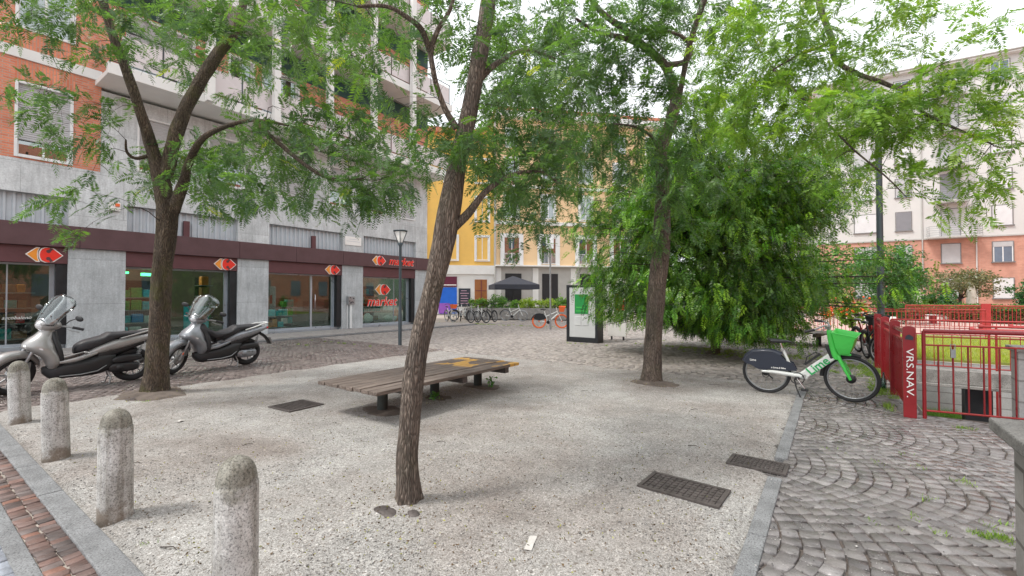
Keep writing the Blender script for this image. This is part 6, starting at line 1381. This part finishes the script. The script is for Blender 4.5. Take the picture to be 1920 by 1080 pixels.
for k, (px, d_, r_, lb) in enumerate(((1545, 34, 3.0, 'green tree far behind the weeping tree, near the pale side block'), (1440, 36, 3.6, 'green tree far behind the middle of the weeping tree'), (1330, 38, 3.2, 'green tree far behind the left half of the weeping tree'), (1210, 36, 2.2, 'far green tree beside the peach house'))):
    leafy('background_tree', lb, 'tree', ga(px, d_), r_, 2.6, 3.2, 4200, .26, DG+BG_, 40+k, 2.0, group='trees in the far background')
# hedge
def hedge(lb, c0, c1, h, th, N, cols, seed, browns=True):
    rng = np.random.default_rng(seed); A = np.array([*c0, 0.]); B = np.array([*c1, 0.]); d = B-A; L_ = np.linalg.norm(d); d /= L_; n_ = np.array([-d[1], d[0], 0])
    s = rng.uniform(0, L_, N); q = rng.uniform(-1, 1, N); z = rng.uniform(0, 1, N)**.8; hh = h*(1+.07*np.array([noise.noise(Vector((x*1.3, seed, 0))) for x in s])); edge = rng.random(N) < .6
    q = np.where(edge & (z < .9), np.sign(q)*rng.uniform(.85, 1.08, N), q); P = A+d*s[:, None]+n_*(q*th/2)[:, None]+np.array([0, 0, 1.])*(z*hh)[:, None]; P += rng.normal(0, .03, P.shape)
    cl = np.array(cols); col = (rng.dirichlet([.5]*len(cl), N) @ cl)*rng.uniform(.7, 1.3, (N, 1))
    if browns: br = (z < .72) & (rng.random(N) < .75); col[br] = np.array([.22, .13, .08])*rng.uniform(.6, 1.5, (br.sum(), 1))
    t = thing('hedge', lb, 'hedge', (0, 0, 0)); leafclump_mesh('foliage', P, .12, col, M['leafdark'], t)
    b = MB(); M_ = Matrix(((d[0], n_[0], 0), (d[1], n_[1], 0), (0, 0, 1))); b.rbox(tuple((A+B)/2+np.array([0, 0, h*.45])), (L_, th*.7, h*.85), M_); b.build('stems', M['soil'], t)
hedge('long clipped hedge with brown lower twigs along the terrace edge', ga(1650, 28.5), (15, 31.5), 1.0, .9, 26000, BG_+DG, 51)
# shrubs in the planter
for k, (u, r_, h_, cl, lb) in enumerate(((.8, .7, .5, BG_, 'green shrub at the left end of the planter wall'), (2.0, .75, .7, DG+BG_, 'taller green shrub in the planter before the wooden door'), (3.2, .6, .35, BG_, 'low green shrub in the planter left of the dark parasol'), (4.2, .7, .45, YG, 'yellow green shrub in the planter under the dark parasol'), (5.3, .7, .45, YG, 'bright yellow green shrub in the middle right of the planter'), (6.3, .6, .5, BG_, 'green shrub in the planter left of the thin grey pole'), (7.3, .7, .8, YG+BG_, 'tall light green shrub at the right end of the planter'))):
    if u > PLL: break
    p = PLA+PLD*u+PLN*.85; leafy('planter_shrub', lb, 'shrub', (p.x, p.y), r_, h_, .62+h_*.55, 1700, .12, cl, 60+k, .8, group='shrubs in the planter')
p = gnd(1597, 640); t = leafy('trumpet_shrub', 'tall shrub with orange red blossoms behind the green basket', 'shrub', (p.x, p.y), .45, .55, .95, 1500, .10, YG+BG_, 77, .7)
rng = np.random.default_rng(5); V = (rng.normal(0, 1, (60, 3))*np.array([.42, .3, .22])+np.array([p.x, p.y, 1.12])); b = MB()
for v in V: b.ell(tuple(v), (.035, .035, .03), 8, 5)
b.build('blossom', M['flower'], t)
for px, py, d_ in ((1556, 590, 15.5), (1482, 572, 16), (1603, 585, 15)):
    q = at(px, py, d_); b = MB(); rr = np.random.default_rng(int(px))
    for k in range(14): v = rr.normal(0, 1, 3)*.09; b.ell((q.x+v[0], q.y+v[1], q.z+v[2]), (.05, .05, .045), 8, 5)
    b.tube([(q.x, q.y, 0), (q.x+.02, q.y, q.z)], .012, 5)
    tag(b.build('blossom_stalk', M['flower']), 'orange red blossom head on a thin stalk in front of the terrace fence', 'flower', 'orange blossom heads')
# grass and weeds
def blades(name, lb, P, h, cols, kind='stuff'):
    N = len(P); rng = np.random.default_rng(N); a = rng.uniform(0, 6.28, N); w_ = rng.uniform(.002, .005, N)[:, None]; hh = (h*rng.uniform(.5, 1.3, N))[:, None]
    s = np.stack([np.cos(a), np.sin(a), np.zeros(N)], 1); le = rng.normal(0, .45, (N, 3))*hh; le[:, 2] = hh[:, 0]
    V = np.stack([P-s*w_, P+s*w_, P+le*.6+s*w_*.8, P+le*1.0], 1).reshape(-1, 3); cl = np.array(cols); col = (rng.dirichlet([.5]*len(cl), N) @ cl)*rng.uniform(.7, 1.3, (N, 1))
    return tag(npmesh(name, V, np.arange(N*4).reshape(-1, 4), M['grass'], None, np.repeat(col, 4, 0)), lb, 'grass', kind='stuff')
def patch(spots, seed=1):
    rng = np.random.default_rng(seed); out = []
    for (px, py, rx, ry, n) in spots:
        g = gnd(px, py); k = max(3, n//22); cc = rng.normal(0, .5, (k, 2))*np.array([rx, ry]); idx = rng.integers(0, k, n); q = cc[idx]+rng.normal(0, .022, (n, 2))
        out.append(np.stack([g.x+q[:, 0], g.y+q[:, 1], np.full(n, -.012)], 1))
    return np.concatenate(out)
GR = [(.13, .26, .04), (.22, .36, .06), (.30, .40, .10)]
blades('joint_weeds', 'small green weeds growing in the joints of the cobbles and the gravel', patch([(1800, 902, .05, .04, 50), (1850, 1005, .12, .06, 150), (1880, 1010, .1, .05, 120), (1715, 972, .05, .05, 25), (1740, 935, .05, .03, 20), (1640, 868, .05, .08, 15), (1855, 985, .08, .05, 25), (1760, 1000, .05, .03, 30), (1910, 990, .05, .05, 40), (1690, 850, .05, .05, 12), (1720, 880, .05, .1, 15), (1640, 980, .1, .03, 15), (1825, 805, .25, .03, 110), (390, 755, .3, .06, 10), (272, 752, .1, .05, 40), (275, 1022, .03, .02, 14), (735, 860, .02, .02, 8), (390, 890, .02, .02, 5), (1600, 850, .2, .1, 14), (1700, 700, .06, .3, 60)], 3), .035, GR)
blades('fence_grass', 'bright grass strip along the foot of the red stair fence', patch([(1655, 735, .16, .5, 900), (1640, 705, .22, .8, 1200), (1630, 690, .28, 1.0, 1200), (1665, 765, .07, .2, 160), (1600, 690, .3, .5, 500), (1575, 700, .25, .25, 200)], 4), .07, GR)
blades('square_weeds', 'thin grass between the cobbles of the far square', patch([(1330, 655, 1.2, .25, 900), (1240, 648, .8, .15, 300), (1460, 668, 1.6, .5, 2200), (1380, 668, .9, .3, 700), (1560, 672, .8, .6, 700), (900, 608, 2.5, .25, 900), (1000, 612, 1.5, .3, 500), (870, 607, 1.2, .3, 400), (1100, 646, .8, .08, 160), (1065, 640, .4, .05, 60), (620, 642, 1.8, .03, 200), (560, 646, .9, .03, 90), (1430, 650, 2.0, .6, 1200)], 5), .06, GR+[(.34, .36, .14)])
rng = np.random.default_rng(3); n = 26000; P = np.stack([rng.uniform(.98, 8.5, n), 14.6+8.2*rng.random(n)**1.5, np.zeros(n)], 1)
blades('lawn_grass', 'yellow green meadow grass behind the sunken passage', P, .11, [(.36, .42, .05), (.46, .46, .08), (.22, .36, .05)])
n = 3500; P = np.stack([rng.uniform(1.0, 2.3, n), 12.9+1.3*rng.random(n), np.full(n, -1.22)], 1)
blades('passage_grass', 'green grass growing low inside the sunken passage', np.concatenate([P]), .16, BG_)
b = MB(); b.box(.99, 2.4, 12.78, 14.38, -1.6, -1.22); tag(b.build('passage_ledge', M['soil']), kind='structure')
# small plants at the bench legs
def sprout(px, py, h, lb, seed):
    g = gnd(px, py); rng = np.random.default_rng(seed); t = thing('sprout', lb, 'plant', g); n = 60; P = np.stack([rng.normal(0, .035, n), rng.normal(0, .035, n), rng.uniform(.03, h, n)], 1)
    b = MB(); b.tube([(0, 0, -.02), (.01, 0, h)], .004, 5); b.build('stem', M['limetext'], t); leafclump_mesh('foliage', P, .05, np.tile(np.array([.10, .26, .05]), (n, 1))*rng.uniform(.7, 1.3, (n, 1)), M['leafdark'], t)
sprout(815, 752, .13, 'green sprout growing at the middle leg of the plank bench', 1); sprout(921, 727, .17, 'green sprout growing right of the far leg of the plank bench', 2)
# twigs and leaf litter under the trees
n = 3200; rng = np.random.default_rng(9); P = []
for k in range(n*4):
    g = gnd(rng.uniform(100, 1500), 690+rng.random()**1.5*390)
    if -8.6 < g.x < -.5 and 1 < g.y < 9: P.append((g.x, g.y, .014))
    if len(P) >= n: break
for (tx, ty) in ((-8.48, 2.49), (-2.49, 2.22), (-2.55, 7.74), (-4.8, 4.7)): P += [(tx+a_, ty+b_, .03) for a_, b_ in rng.normal(0, .28, (260, 2))]
leafclump_mesh('leaf_litter', np.array(P), .018, np.where(rng.random((len(P), 1)) < .3, np.array([[.22, .22, .05]]), np.array([[.13, .085, .05]]))*rng.uniform(.4, 1.8, (len(P), 1)), M['leafdark'], None)
o = bpy.data.objects['leaf_litter']; tag(o, 'tiny fallen leaflets and debris scattered on the gravel', 'litter', kind='stuff')
print('fronds', nfr, 'polys', sum(len(o.data.polygons) for o in S.objects if o.type == 'MESH'))
